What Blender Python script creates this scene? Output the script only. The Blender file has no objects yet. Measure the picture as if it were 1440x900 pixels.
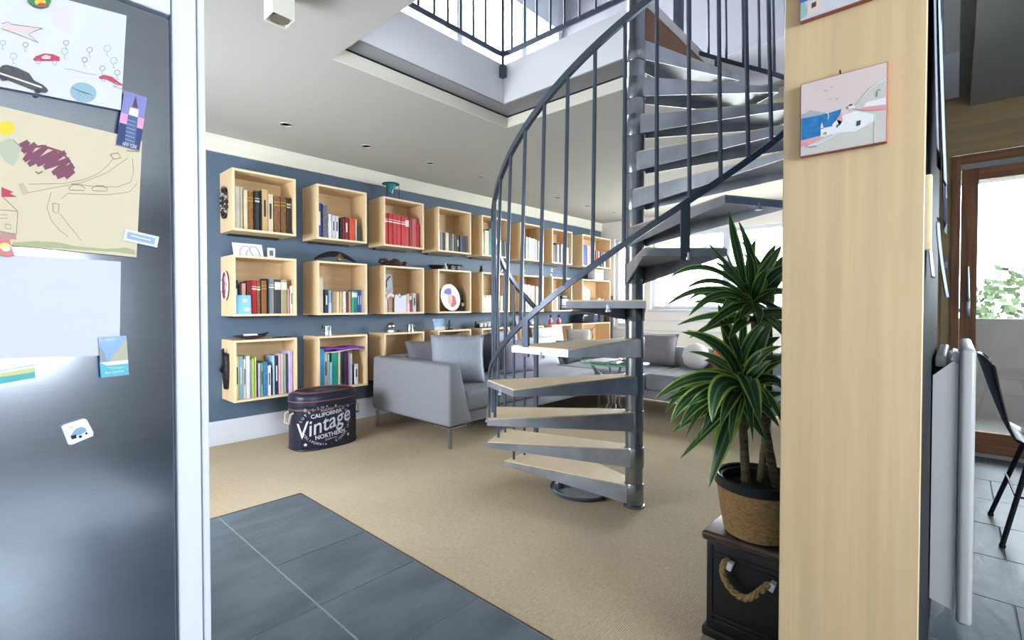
import bpy, bmesh, math, random
from math import sin, cos, pi, radians, sqrt, atan2, hypot
from mathutils import Vector, Matrix
rnd = random.Random(11)
S = bpy.context.scene
COL = S.collection

# ------------------------------------------------------------------ camera
# World: X runs along the bookcase wall, Y towards it, Z up. Camera 1.15 m above the floor.
F, YAW, Y0, PIT, CX, CAMH = 684.7, radians(42.33), 441.4, radians(-1.0437), 720.0, 1.15
cd = bpy.data.cameras.new('camera'); cam = bpy.data.objects.new('camera', cd); COL.objects.link(cam)
cd.sensor_width = 36; cd.lens = F / 1440 * 36; cd.shift_y = -(450 - Y0) / 1440; cd.clip_start = .02
cam.location = (0, 0, CAMH)
cam.rotation_euler = (pi / 2 + PIT, 0, -(pi / 2 - YAW))
S.camera = cam
# ------------------------------------------------------------------ world and daylight
W = bpy.data.worlds.new('sky'); S.world = W; W.use_nodes = True
nt = W.node_tree; bg = nt.nodes['Background']
bg.inputs[0].default_value = (.88, .945, 1, 1); bg.inputs[1].default_value = 9.0
S.view_settings.view_transform = 'Standard'; S.view_settings.look = 'None'
S.view_settings.gamma = 1; S.view_settings.use_curve_mapping = False
S.view_settings.exposure = 1.85
S.cycles.max_bounces = 10; S.cycles.diffuse_bounces = 7; S.cycles.glossy_bounces = 5
S.cycles.transparent_max_bounces = 12
S.cycles.sample_clamp_indirect = 10

def portal(name, loc, rot, sx, sy):
    l = bpy.data.lights.new(name, 'AREA'); l.shape = 'RECTANGLE'; l.size = sx; l.size_y = sy
    l.cycles.is_portal = True
    o = bpy.data.objects.new(name, l); COL.objects.link(o); o.location = loc; o.rotation_euler = rot
    return o
# area light looks along its local -Z
portal('daylight_portal_lounge', (7.28, 2.55, 1.62), (0, pi / 2, 0), 1.5, 3.6)
portal('daylight_portal_upstairs', (3.33, 3.52, 3.62), (-pi / 2, 0, 0), 2.6, 1.4)
portal('daylight_portal_kitchen', (.42, -2.76, 1.65), (pi / 2, 0, 0), 1.9, 1.25)
portal('daylight_portal_balcony', (6.2, .16, 1.2), (pi / 2, 0, 0), 1.5, 2.2)
portal('daylight_portal_left', (-.74, 3.1, 1.22), (0, -pi / 2, 0), .95, 1.6)
portal('daylight_portal_door', (5.3, -1.0, 1.15), (0, pi / 2, 0), 2.1, 2.0)

# ------------------------------------------------------------------ measuring helpers
def ray(x, y):
    a = (x - CX) / F; b = (Y0 - y) / F
    fw = cos(PIT) - b * sin(PIT); up = sin(PIT) + b * cos(PIT)
    c, s = cos(YAW), sin(YAW)
    return (fw * c + a * s, fw * s - a * c, up)
def _al(x, y, k):
    d = ray(x, y); return Vector((d[0] * k, d[1] * k, CAMH + d[2] * k))
def atz(x, y, z=0): return _al(x, y, (z - CAMH) / ray(x, y)[2])
def atx(x, y, X): return _al(x, y, X / ray(x, y)[0])
def aty(x, y, Y): return _al(x, y, Y / ray(x, y)[1])
def atd(x, y, D):
    d = ray(x, y); return _al(x, y, D / (d[0] * cos(YAW) + d[1] * sin(YAW)))
def dep(X, Y): return X * cos(YAW) + Y * sin(YAW)

# ------------------------------------------------------------------ materials
def lin(h):
    if not isinstance(h, str): return (*h, 1)
    h = h.lstrip('#'); c = [int(h[i:i + 2], 16) / 255 for i in (0, 2, 4)]
    return (*[(v / 12.92 if v <= .04045 else ((v + .055) / 1.055) ** 2.4) for v in c], 1)
MATS = {}
def mat(name, col, rough=.55, metal=0, var=0, vscale=6, stretch=(1, 1, 1), bump=0, bscale=80, bstretch=None, spec=.5, col2=None, coat=0, trans=0, coords='Object', detail=4):
    if name in MATS: return MATS[name]
    m = bpy.data.materials.new(name); m.use_nodes = True; MATS[name] = m
    n = m.node_tree; b = n.nodes['Principled BSDF']; lk = n.links.new
    b.inputs['Base Color'].default_value = lin(col); b.inputs['Roughness'].default_value = rough
    b.inputs['Metallic'].default_value = metal; b.inputs['Specular IOR Level'].default_value = spec
    b.inputs['Coat Weight'].default_value = coat
    if trans: b.inputs['Transmission Weight'].default_value = trans
    tc = n.nodes.new('ShaderNodeTexCoord')
    if var:
        mp = n.nodes.new('ShaderNodeMapping'); mp.inputs['Scale'].default_value = stretch; lk(tc.outputs[coords], mp.inputs[0])
        t = n.nodes.new('ShaderNodeTexNoise'); t.inputs['Scale'].default_value = vscale; t.inputs['Detail'].default_value = detail; lk(mp.outputs[0], t.inputs['Vector'])
        r = n.nodes.new('ShaderNodeValToRGB'); c = lin(col)
        d = lin(col2) if col2 else tuple(v * (1 - var) for v in c[:3]) + (1,)
        e = c if col2 else tuple(min(1, v * (1 + var * .6)) for v in c[:3]) + (1,)
        r.color_ramp.elements[0].color = d; r.color_ramp.elements[0].position = .32
        r.color_ramp.elements[1].color = e; r.color_ramp.elements[1].position = .68
        lk(t.outputs[0], r.inputs[0]); lk(r.outputs[0], b.inputs['Base Color'])
    if bump:
        mp2 = n.nodes.new('ShaderNodeMapping'); mp2.inputs['Scale'].default_value = bstretch or stretch; lk(tc.outputs[coords], mp2.inputs[0])
        t2 = n.nodes.new('ShaderNodeTexNoise'); t2.inputs['Scale'].default_value = bscale; t2.inputs['Detail'].default_value = 3; lk(mp2.outputs[0], t2.inputs['Vector'])
        bu = n.nodes.new('ShaderNodeBump'); bu.inputs['Strength'].default_value = bump; bu.inputs['Distance'].default_value = .01
        lk(t2.outputs[0], bu.inputs['Height']); lk(bu.outputs[0], b.inputs['Normal'])
    return m
def glassmat(name, tint=(1, 1, 1), refl=.08, rough=.0):
    if name in MATS: return MATS[name]
    m = bpy.data.materials.new(name); m.use_nodes = True; MATS[name] = m
    n = m.node_tree; n.nodes.clear(); lk = n.links.new
    o = n.nodes.new('ShaderNodeOutputMaterial'); mx = n.nodes.new('ShaderNodeMixShader')
    t = n.nodes.new('ShaderNodeBsdfTransparent'); t.inputs[0].default_value = (*tint, 1)
    g = n.nodes.new('ShaderNodeBsdfGlossy'); g.inputs['Roughness'].default_value = rough
    fr = n.nodes.new('ShaderNodeFresnel'); fr.inputs[0].default_value = 1.3
    mu = n.nodes.new('ShaderNodeMath'); mu.operation = 'MULTIPLY_ADD'; mu.inputs[1].default_value = .8; mu.inputs[2].default_value = refl * .3
    lk(fr.outputs[0], mu.inputs[0]); lk(mu.outputs[0], mx.inputs[0]); lk(t.outputs[0], mx.inputs[1]); lk(g.outputs[0], mx.inputs[2]); lk(mx.outputs[0], o.inputs[0])
    return m

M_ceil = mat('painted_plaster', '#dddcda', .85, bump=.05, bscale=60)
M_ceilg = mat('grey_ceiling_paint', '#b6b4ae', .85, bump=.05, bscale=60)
M_white = mat('white_lacquer', '#d6dce7', .42, bump=.02, bscale=30)
M_cream = mat('cream_trim', '#e9e6d8', .6, var=.04, vscale=3, stretch=(.2, 1, 6))
M_blue = mat('slate_blue_paint', '#53677c', .55, var=.05, vscale=2, bump=.05, bscale=120)
M_birch = mat('birch_plywood', '#e0c398', .45, var=.10, vscale=5, stretch=(9, 9, .5), bump=.03, bscale=60)
M_birchx = mat('birch_plywood_flat', '#e0c398', .45, var=.10, vscale=5, stretch=(.5, 9, 9), bump=.03, bscale=60)
M_birch_edge = mat('birch_edge', '#f0d9b2', .5, var=.08, vscale=30, stretch=(1, 1, 4))
M_panel = mat('birch_column_veneer', '#dcc198', .38, var=.09, vscale=4, stretch=(3, 9, .35), bump=.02, bscale=50, coat=.15)
M_slate = mat('slate_stone', '#66717a', .42, var=.22, vscale=3.2, stretch=(1, 2.2, 1), bump=.35, bscale=9, col2='#505b63', detail=8)
M_grout = mat('pale_grout', '#a9adae', .9)
M_steel = mat('brushed_stair_steel', '#a9aeb8', .36, .7, var=.25, vscale=7, bump=.03, bscale=40)
M_poles = mat('pole_steel', '#8e9299', .28, .9, var=.2, vscale=5, stretch=(1, 1, .4))
M_dark = mat('dark_painted_steel', '#515b69', .42, .5, var=.1, vscale=20)
M_black = mat('black_satin', '#15161a', .4)
M_tread = mat('limewood_tread', '#e0cba8', .5, var=.06, vscale=8, stretch=(1, 6, 1), bump=.04, bscale=60)
M_terra = mat('larch_door_wood', '#b98058', .45, var=.35, vscale=4, stretch=(9, 9, .5), bump=.06, bscale=40)
M_terrah = mat('larch_rail_wood', '#b98058', .45, var=.35, vscale=4, stretch=(9, .5, 9), bump=.06, bscale=40)
M_beigewood = mat('pale_wood_panelling', '#dcbf90', .5, var=.12, vscale=4, stretch=(6, .4, 6))
M_beigewoodv = mat('pale_wood_upright', '#d8ba8a', .5, var=.12, vscale=4, stretch=(6, 6, .4))
M_glass = glassmat('window_glass')
M_brownwood = mat('brown_landing_wood', '#8a5a35', .5, var=.2, vscale=5, stretch=(1, 5, 1))
M_concrete = mat('balcony_concrete', '#777876', .9, var=.12, vscale=5, bump=.2, bscale=30)

def carpetmat():
    m = bpy.data.materials.new('sisal_carpet'); m.use_nodes = True; n = m.node_tree; lk = n.links.new; b = n.nodes['Principled BSDF']
    b.inputs['Roughness'].default_value = .95; b.inputs['Specular IOR Level'].default_value = .15
    tc = n.nodes.new('ShaderNodeTexCoord')
    def noise(scale, st, det=3):
        mp = n.nodes.new('ShaderNodeMapping'); mp.inputs['Scale'].default_value = st; lk(tc.outputs['Object'], mp.inputs[0])
        t = n.nodes.new('ShaderNodeTexNoise'); t.inputs['Scale'].default_value = scale; t.inputs['Detail'].default_value = det; lk(mp.outputs[0], t.inputs['Vector']); return t
    w = n.nodes.new('ShaderNodeTexWave'); w.wave_type = 'BANDS'; w.bands_direction = 'Y'; w.inputs['Scale'].default_value = 42; w.inputs['Distortion'].default_value = 1.2; w.inputs['Detail'].default_value = 2; w.inputs['Detail Scale'].default_value = 6
    lk(tc.outputs['Object'], w.inputs['Vector'])
    a = noise(130, (.3, 1, 1)); c = noise(1.1, (1, 1, 1), 5)
    r = n.nodes.new('ShaderNodeValToRGB'); r.color_ramp.elements[0].color = lin('#988468'); r.color_ramp.elements[1].color = lin('#d0c1a8')
    r.color_ramp.elements[0].position = .3; r.color_ramp.elements[1].position = .82
    mx = n.nodes.new('ShaderNodeMath'); mx.operation = 'MULTIPLY_ADD'; mx.inputs[1].default_value = .42
    lk(a.outputs[0], mx.inputs[0]); mu = n.nodes.new('ShaderNodeMath'); mu.operation = 'MULTIPLY'; mu.inputs[1].default_value = .34; lk(w.outputs[1], mu.inputs[0])
    ad = n.nodes.new('ShaderNodeMath'); ad.operation = 'MULTIPLY_ADD'; ad.inputs[1].default_value = .38; lk(c.outputs[0], ad.inputs[0]); lk(mu.outputs[0], ad.inputs[2])
    lk(ad.outputs[0], mx.inputs[2]); lk(mx.outputs[0], r.inputs[0]); lk(r.outputs[0], b.inputs['Base Color'])
    bu = n.nodes.new('ShaderNodeBump'); bu.inputs['Strength'].default_value = .5; bu.inputs['Distance'].default_value = .004; lk(mx.outputs[0], bu.inputs['Height']); lk(bu.outputs[0], b.inputs['Normal'])
    return m
M_carpet = carpetmat()
def steelmat():
    m = mat('stainless_fridge_door', '#c2cbda', .165, 1.0, var=.05, vscale=40, stretch=(.3, 1, 12))
    return m
M_fridge = steelmat()

# ------------------------------------------------------------------ scene helpers
def wloc(o):
    v = Vector((0, 0, 0))
    while o: v = v + o.location; o = o.parent
    return v
def tag(o, label=None, cat=None, group=None, kind=None):
    if label: o['label'] = label
    if cat: o['category'] = cat
    if group: o['group'] = group
    if kind: o['kind'] = kind
    return o
def thing(name, label, cat, loc, group=None):
    o = bpy.data.objects.new(name, None); COL.objects.link(o); o.location = loc; o.empty_display_size = .05
    return tag(o, label, cat, group)
class MB:
    def __init__(s): s.v = []; s.f = []; s.sm = []; s.uv = {}
    def add(s, V, Fs, smooth=False):
        k = len(s.v); s.v += [tuple(p) for p in V]
        for f in Fs: s.f.append(tuple(i + k for i in f)); s.sm.append(smooth)
        return s
    def box(s, x0, x1, y0, y1, z0, z1):
        V = [(x, y, z) for x in (x0, x1) for y in (y0, y1) for z in (z0, z1)]
        return s.add(V, [(0, 1, 3, 2), (4, 6, 7, 5), (0, 4, 5, 1), (2, 3, 7, 6), (0, 2, 6, 4), (1, 5, 7, 3)])
    def obox(s, c, size, rot):
        hx, hy, hz = [v / 2 for v in size]; c = Vector(c)
        V = [c + rot @ Vector((x, y, z)) for x in (-hx, hx) for y in (-hy, hy) for z in (-hz, hz)]
        return s.add(V, [(0, 1, 3, 2), (4, 6, 7, 5), (0, 4, 5, 1), (2, 3, 7, 6), (0, 2, 6, 4), (1, 5, 7, 3)])
    def rbox(s, x0, x1, y0, y1, z0, z1, r=.01, seg=2, smooth=True, rot=None, piv=None):
        bm = bmesh.new(); bmesh.ops.create_cube(bm, size=1)
        for v in bm.verts: v.co = Vector(((x0 + x1) / 2 + v.co.x * (x1 - x0), (y0 + y1) / 2 + v.co.y * (y1 - y0), (z0 + z1) / 2 + v.co.z * (z1 - z0)))
        bmesh.ops.bevel(bm, geom=bm.edges[:], offset=r, segments=seg, profile=.5, affect='EDGES')
        bm.verts.index_update()
        V = [v.co.copy() for v in bm.verts]
        if rot: V = [Vector(piv) + rot @ (p - Vector(piv)) for p in V]
        s.add(V, [tuple(v.index for v in f.verts) for f in bm.faces], smooth); bm.free(); return s
    def prism(s, poly, z0, z1, fn=None):
        n = len(poly); fn = fn or (lambda x, y, z: (x, y, z))
        V = [fn(x, y, z0) for x, y in poly] + [fn(x, y, z1) for x, y in poly]
        return s.add(V, [tuple(range(n))[::-1], tuple(range(n, 2 * n))] + [(i, (i + 1) % n, n + (i + 1) % n, n + i) for i in range(n)])
    def tube(s, pts, r, n=8, caps=True, closed=False, smooth=True, flat=None):
        P = [Vector(p) for p in pts]; m = len(P); V = []; up = Vector((0, 0, 1))
        for i, p in enumerate(P):
            a = P[(i - 1) % m] if (closed or i > 0) else p; b = P[(i + 1) % m] if (closed or i < m - 1) else p
            t = (b - a).normalized()
            ref = up if abs(t.z) < .95 else Vector((1, 0, 0))
            u = t.cross(ref).normalized(); w = u.cross(t).normalized()
            rr = r[i] if isinstance(r, (list, tuple)) else r
            for k in range(n):
                q = 2 * pi * k / n
                if flat: V.append(p + u * (flat[0] * cos(q)) + w * (flat[1] * sin(q)))
                else: V.append(p + (u * cos(q) + w * sin(q)) * rr)
        Fs = []
        for i in range(m if closed else m - 1):
            for k in range(n): Fs.append((i * n + k, i * n + (k + 1) % n, ((i + 1) % m) * n + (k + 1) % n, ((i + 1) % m) * n + k))
        if caps and not closed: Fs += [tuple(range(n))[::-1], tuple(range((m - 1) * n, m * n))]
        return s.add(V, Fs, smooth)
    def sweep(s, pts, w, h, center=None, smooth=False):
        """rectangular bar along pts; w across (radial), h along the other normal"""
        P = [Vector(p) for p in pts]; m = len(P); V = []
        for i, p in enumerate(P):
            t = (P[min(i + 1, m - 1)] - P[max(i - 1, 0)]).normalized()
            if center is not None: u = Vector((p.x - center[0], p.y - center[1], 0)); u = (u - t * u.dot(t)).normalized()
            else:
                ref = Vector((0, 0, 1)) if abs(t.z) < .95 else Vector((1, 0, 0)); u = t.cross(ref).normalized()
            b = t.cross(u).normalized()
            V += [p + u * w / 2 + b * h / 2, p - u * w / 2 + b * h / 2, p - u * w / 2 - b * h / 2, p + u * w / 2 - b * h / 2]
        Fs = [(i * 4 + k, i * 4 + (k + 1) % 4, i * 4 + 4 + (k + 1) % 4, i * 4 + 4 + k) for i in range(m - 1) for k in range(4)]
        Fs += [(3, 2, 1, 0), tuple(range(4 * m - 4, 4 * m))]
        return s.add(V, Fs, smooth)
    def lathe(s, prof, c, n=24, sx=1, sy=1, fn=None, smooth=True, sup=2, caps=True):
        """profile [(r,z)] about a vertical axis through c; sup>2 squares the outline"""
        V = []; m = len(prof)
        for r, z in prof:
            for k in range(n):
                q = 2 * pi * k / n; cx_, sy_ = cos(q), sin(q)
                if sup != 2: cx_ = math.copysign(abs(cx_) ** (2 / sup), cx_); sy_ = math.copysign(abs(sy_) ** (2 / sup), sy_)
                V.append(Vector((r * sx * cx_, r * sy * sy_, z)))
        V = [Vector(c) + (fn @ p if fn else p) for p in V]
        Fs = [(i * n + k, i * n + (k + 1) % n, (i + 1) * n + (k + 1) % n, (i + 1) * n + k) for i in range(m - 1) for k in range(n)]
        if caps and prof[0][0] > 1e-6: Fs.append(tuple(range(n))[::-1])
        if caps and prof[-1][0] > 1e-6: Fs.append(tuple(range((m - 1) * n, m * n)))
        return s.add(V, Fs, smooth)
    def grid(s, G, smooth=True, closeu=False):
        m, n = len(G), len(G[0]); V = [p for row in G for p in row]; uv = len(s.v)
        Fs = [(i * n + j, i * n + j + 1, (i + 1) * n + j + 1, (i + 1) * n + j) for i in range(m - 1) for j in range(n - 1)]
        return s.add(V, Fs, smooth)
    def build(s, name, m, parent=None, loc=None, kind=None, solid=0, weld=False):
        o0 = wloc(parent) if parent else Vector(loc or (0, 0, 0))
        me = bpy.data.meshes.new(name); me.from_pydata([tuple(Vector(p) - o0) for p in s.v], [], s.f)
        me.polygons.foreach_set('use_smooth', s.sm); me.update()
        if any(s.sm):
            try: me.set_sharp_from_angle(angle=radians(42))
            except Exception: pass
        if weld:
            bm = bmesh.new(); bm.from_mesh(me); bmesh.ops.remove_doubles(bm, verts=bm.verts[:], dist=1e-5); bm.to_mesh(me); bm.free()
        for q in (m if isinstance(m, (list, tuple)) else [m]): me.materials.append(q)
        o = bpy.data.objects.new(name, me); COL.objects.link(o)
        if parent: o.parent = parent
        else: o.location = o0
        if solid:
            md = o.modifiers.new('thickness', 'SOLIDIFY'); md.thickness = solid; md.offset = 0
        if kind: o['kind'] = kind
        return o
def struct(name, mb, m, parent=None): return mb.build(name, m, parent, kind=None if parent else 'structure')
def hull_rect(mb, rects, z0, z1):
    for x0, x1, y0, y1 in rects: mb.box(x0, x1, y0, y1, z0, z1)
    return mb
def Rz(a): return Matrix.Rotation(radians(a), 3, 'Z')
def Rx(a): return Matrix.Rotation(radians(a), 3, 'X')
def Ry(a): return Matrix.Rotation(radians(a), 3, 'Y')
ORD = ['first', 'second', 'third', 'fourth', 'fifth', 'sixth', 'seventh', 'eighth', 'ninth', 'tenth', 'eleventh', 'twelfth', 'thirteenth', 'fourteenth', 'fifteenth', 'sixteenth', 'seventeenth', 'eighteenth', 'nineteenth', 'twentieth']

# ================================================================== THE SETTING
WY = 4.459          # bookcase wall
WX = 7.13           # window wall
CZ = 2.53           # living-room ceiling
# floor
fl = struct('floor_carpet', MB().box(1.318, WX, .30, WY, -.05, .0).box(-.6, 1.318, 2.948, WY, -.05, 0), M_carpet); fl['label'] = 'beige sisal carpet across the living room'
fs = struct('floor', MB().box(-1.7, 1.316, -2.75, 2.946, -.06, -.0025).box(1.316, 5.35, -2.75, .30, -.06, -.0025), M_grout)
fs['label'] = 'blue-grey slate tile floor of the kitchen'
def tile(x0, x1, y0, y1):
    g = .003
    MB().rbox(x0 + g, x1 - g, y0 + g, y1 - g, -.012, .001 + rnd.uniform(-.0006, .0006), .0012, 1, smooth=False).build('tile', M_slate, fs)
XT = [1.312 - .448 * i for i in range(0, 6)]
for i in range(5):
    rows = [2.942, 2.2, 1.785, 1.37, .955, .54, .125, -.29] if i == 0 else [2.942, 1.785, 1.04, .3, -.4]
    for a, b in zip(rows[:-1], rows[1:]):
        if XT[i] > -.5: tile(XT[i + 1], XT[i], b, a)
XK = [1.312 + .448 * i for i in range(0, 9)] + [5.15]
for i in range(9):
    off = .0 if i % 2 else .37
    ys = [.3, -.55 + off, -1.3 + off, -2.0]
    for a, b in zip(ys[:-1], ys[1:]):
        if a - b > .05: tile(XK[i], XK[i + 1], b, a)
struct('trim_12', MB().box(1.3135, 1.3185, .30, 2.949, -.01, .0015).box(-.6, 1.3185, 2.9435, 2.949, -.01, .0015), mat('brown_edging', '#574a3e', .5))
# bookcase wall
struct('wall_back', MB().box(-.6, WX + .2, WY, WY + .2, -.06, CZ + .1), M_blue)['label'] = 'dark slate blue wall behind the box shelves'
struct('baseboard_back', MB().rbox(-.6, WX, WY - .018, WY, 0, .2, .004, 2, smooth=False), M_white)
struct('trim_1', MB().box(-.6, WX, WY - .022, WY, 2.392, CZ), M_cream)['label'] = 'cream timber band under the ceiling'
struct('wall_left', MB().box(-.7, -.6, 1.9, 2.3, -.06, CZ).box(-.7, -.6, 3.9, WY, -.06, CZ).box(-.7, -.6, 2.3, 3.9, -.06, .75).box(-.7, -.6, 2.3, 3.9, 1.7, CZ).box(-1.6, -.6, 1.87, 1.95, -.06, CZ), M_ceil)
# ceiling with the stair opening
hull = [(-1.7, 1.357, -2.75, WY), (1.357, WX, 2.60, WY), (2.80, WX, 1.42, 2.60), (3.62, WX, .344, 1.42), (1.357, 3.62, .0, .36)]
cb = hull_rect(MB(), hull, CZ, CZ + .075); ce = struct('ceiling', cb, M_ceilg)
# upper floor slab, set back behind a shadow gap
hull2 = [(-.9, 1.40, .0, 3.5), (1.40, 4.7, 2.46, 3.5), (2.61, 4.7, 1.335, 2.46), (3.56, 4.7, .0, 1.335), (1.40, 3.56, .0, .42)]
slab = struct('floor_upper', hull_rect(MB(), hull2, 2.622, 2.90), mat('stairwell_white', '#e4e5ea', .7)); slab['label'] = 'white edge of the upper floor around the stairwell'
struct('trim_2', MB().box(2.575, 4.6, 1.318, 1.3345, 2.846, 2.91), M_ceil)
# black strip painting in the dark of the shadow gap at the ceiling step
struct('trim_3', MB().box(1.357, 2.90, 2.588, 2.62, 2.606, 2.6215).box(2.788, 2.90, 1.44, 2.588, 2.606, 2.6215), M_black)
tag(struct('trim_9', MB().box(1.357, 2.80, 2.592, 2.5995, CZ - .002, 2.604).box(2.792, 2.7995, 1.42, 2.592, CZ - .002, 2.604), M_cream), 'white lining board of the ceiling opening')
struct('trim_10', MB().box(1.41, 2.79, 2.462, 2.588, 2.6135, 2.6218).box(2.612, 2.788, 1.43, 2.462, 2.6135, 2.6218), mat('soffit_shade_grey', '#8f8f93', .8))  # shade of the slab underside put in as grey colour
# upstairs room
UZ = 5.15
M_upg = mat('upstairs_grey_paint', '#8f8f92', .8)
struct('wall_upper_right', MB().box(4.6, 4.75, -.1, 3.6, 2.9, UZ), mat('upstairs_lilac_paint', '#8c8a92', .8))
struct('wall_upper_left', MB().box(-.95, -.8, -.1, 3.6, 2.9, UZ), M_upg)
struct('wall_upper_front', MB().box(-.95, 4.75, -.15, 0, 2.9, UZ), M_upg)
struct('ceiling_upper', MB().box(-.95, 4.75, -.15, 3.6, UZ, UZ + .1), M_upg)
w5 = thing('window_5', 'bright upstairs glazing seen through the stairwell railing', 'window', (2.7, 3.45, 2.9)); w5['kind'] = 'structure'
MB().box(-.8, 4.6, 3.40, 3.50, 2.9, 2.96).build('window_sill', M_white, w5)
MB().box(-.8, 4.6, 3.40, 3.50, 4.3, 5.15).build('window_head', M_white, w5)
mx = [2.1, 3.03, 3.94, 4.57]
MB().box(-.8, 2.07, 3.40, 3.50, 2.96, 4.3).build('wall_infill', M_ceil, w5)
for x in mx: MB().box(x - .035, x + .035, 3.41, 3.49, 2.96, 4.3).build('mullion', M_white, w5)
for a, b in zip(mx[:-1], mx[1:]): MB().box(a + .035, b - .035, 3.447, 3.453, 2.96, 4.3).build('pane', M_glass, w5)
# window wall at the far end of the living room
wl = MB()
Y1a, Y1b, Y2a, Y2b = 3.98, 4.20, 1.0, 3.55    # narrow left window, wide window
wl.box(WX, WX + .2, .2, 4.66, -.06, .8); wl.box(WX, WX + .2, .2, Y1a, .8, 1.08)
wl.box(WX, WX + .2, .2, 4.66, 2.24, CZ + .1); wl.box(WX, WX + .2, Y1b, 4.66, .8, 2.24); wl.box(WX, WX + .2, Y2b, Y1a, 1.08, 2.24); wl.box(WX, WX + .2, .2, Y2a, 1.08, 2.24)
struct('wall_right', wl, mat('white_panelling', '#ecebe6', .6))['label'] = 'white panelled window wall at the far end'
def window(name, label, x, y0, y1, z0, z1, mull=()):
    t = thing(name, label, 'window', (x, (y0 + y1) / 2, z0)); t['kind'] = 'structure'
    e = .055
    MB().rbox(x - .01, x + .07, y0, y0 + e, z0, z1, .006, 1).build('frame_upright', M_white, t)
    MB().rbox(x - .01, x + .07, y1 - e, y1, z0, z1, .006, 1).build('frame_upright', M_white, t)
    MB().rbox(x - .01, x + .07, y0 + e, y1 - e, z0, z0 + e, .006, 1).build('frame_rail', M_white, t)
    MB().rbox(x - .01, x + .07, y0 + e, y1 - e, z1 - e, z1, .006, 1).build('frame_rail', M_white, t)
    ys = [y0 + e] + list(mull) + [y1 - e]
    for m_ in mull: MB().rbox(x - .005, x + .07, m_ - .05, m_ + .05, z0 + e, z1 - e, .006, 1).build('mullion', M_white, t)
    for a, b in zip(ys[:-1], ys[1:]): MB().box(x + .03, x + .036, a, b, z0 + e, z1 - e).build('pane', M_glass, t)
    return t
window('window_1', 'narrow bright window beside the last box shelf', WX + .06, Y1a, Y1b, .8, 2.24)
w2 = window('window_2', 'wide bright window behind the stairs and plant', WX + .06, Y2a, Y2b, 1.08, 2.24, (2.42,))
MB().rbox(WX - .05, WX + .06, Y2a - .05, Y2b + .03, 1.045, 1.08, .006, 2).build('window_sill', M_white, w2)
lp = struct('trim_4', MB().box(WX - .03, WX, .4, 3.62, .90, .925), M_white)
lp2 = struct('trim_5', MB().box(WX - .025, WX, .4, 4.4, .74, .765), M_white)
# partition with birch-faced column end
pw = struct('wall_partition', MB().box(1.47, 2.7, .0575, .3425, -.01, CZ + .2).box(2.7, 5.45, .2, .3425, -.05, CZ + .25).box(6.95, WX, .2, .3425, -.05, CZ).box(5.45, 6.95, .2, .3425, 2.3, CZ).box(5.45, 6.95, .2, .3425, -.05, .1), M_blue)
pw['label'] = 'dark blue painted side of the kitchen partition'
struct('trim_6', MB().rbox(1.45, 1.47, .0545, .3445, -.005, CZ + .0, .002, 1, smooth=False), M_panel)['label'] = 'pale birch veneer end of the partition'
# kitchen shell
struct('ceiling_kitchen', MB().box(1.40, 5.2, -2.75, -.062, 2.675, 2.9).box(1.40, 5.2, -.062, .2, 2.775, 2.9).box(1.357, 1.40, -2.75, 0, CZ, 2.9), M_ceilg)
kd = MB()     # end wall of the kitchen around the balcony door
kd.box(5.15, 5.3, .03, .25, -.05, 2.9); kd.box(5.15, 5.3, -2.75, .03, 2.31, 2.9); kd.box(5.15, 5.3, -2.75, -1.95, -.05, 2.31)
struct('wall_kitchen_end', kd, M_beigewood)['label'] = 'pale wood panelling around the balcony door'
kw = MB(); kw.box(-1.7, 5.3, -2.75, -2.6, -.05, 1.06); kw.box(-1.7, 5.3, -2.75, -2.6, 2.25, 2.9); kw.box(-1.7, -.5, -2.75, -2.6, 1.06, 2.25); kw.box(1.35, 5.3, -2.75, -2.6, 1.06, 2.25)
struct('wall_kitchen_window', kw, M_ceil)
struct('wall_kitchen_rear', MB().box(-1.7, -1.55, -2.6, 1.87, -.05, CZ), M_ceil)
def window_y(name, label, y, x0, x1, z0, z1, mull=()):
    t = thing(name, label, 'window', ((x0 + x1) / 2, y, z0)); t['kind'] = 'structure'; e = .06
    for a, b in ((x0, x0 + e), (x1 - e, x1)): MB().box(a, b, y - .04, y + .04, z0, z1).build('frame_upright', M_white, t)
    for a, b in ((z0, z0 + e), (z1 - e, z1)): MB().box(x0 + e, x1 - e, y - .04, y + .04, a, b).build('frame_rail', M_white, t)
    MB().box(x0 + e, x1 - e, y - .003, y + .003, z0 + e, z1 - e).build('pane', M_glass, t)
window_y('window_3', 'kitchen window mirrored in the steel fridge door', -2.68, -.5, 1.35, 1.06, 2.25)
window_y('added_window_4', 'added unseen window brightening the living room, behind the birch column', .27, 5.45, 6.95, .1, 2.3)  # unseen opening added to let more daylight into the living room
window('added_window_6', 'added unseen side window brightening the living room, behind the fridge cabinet', -.68, 2.3, 3.9, .75, 1.7)  # hidden opening put in for extra daylight from the left

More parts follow.
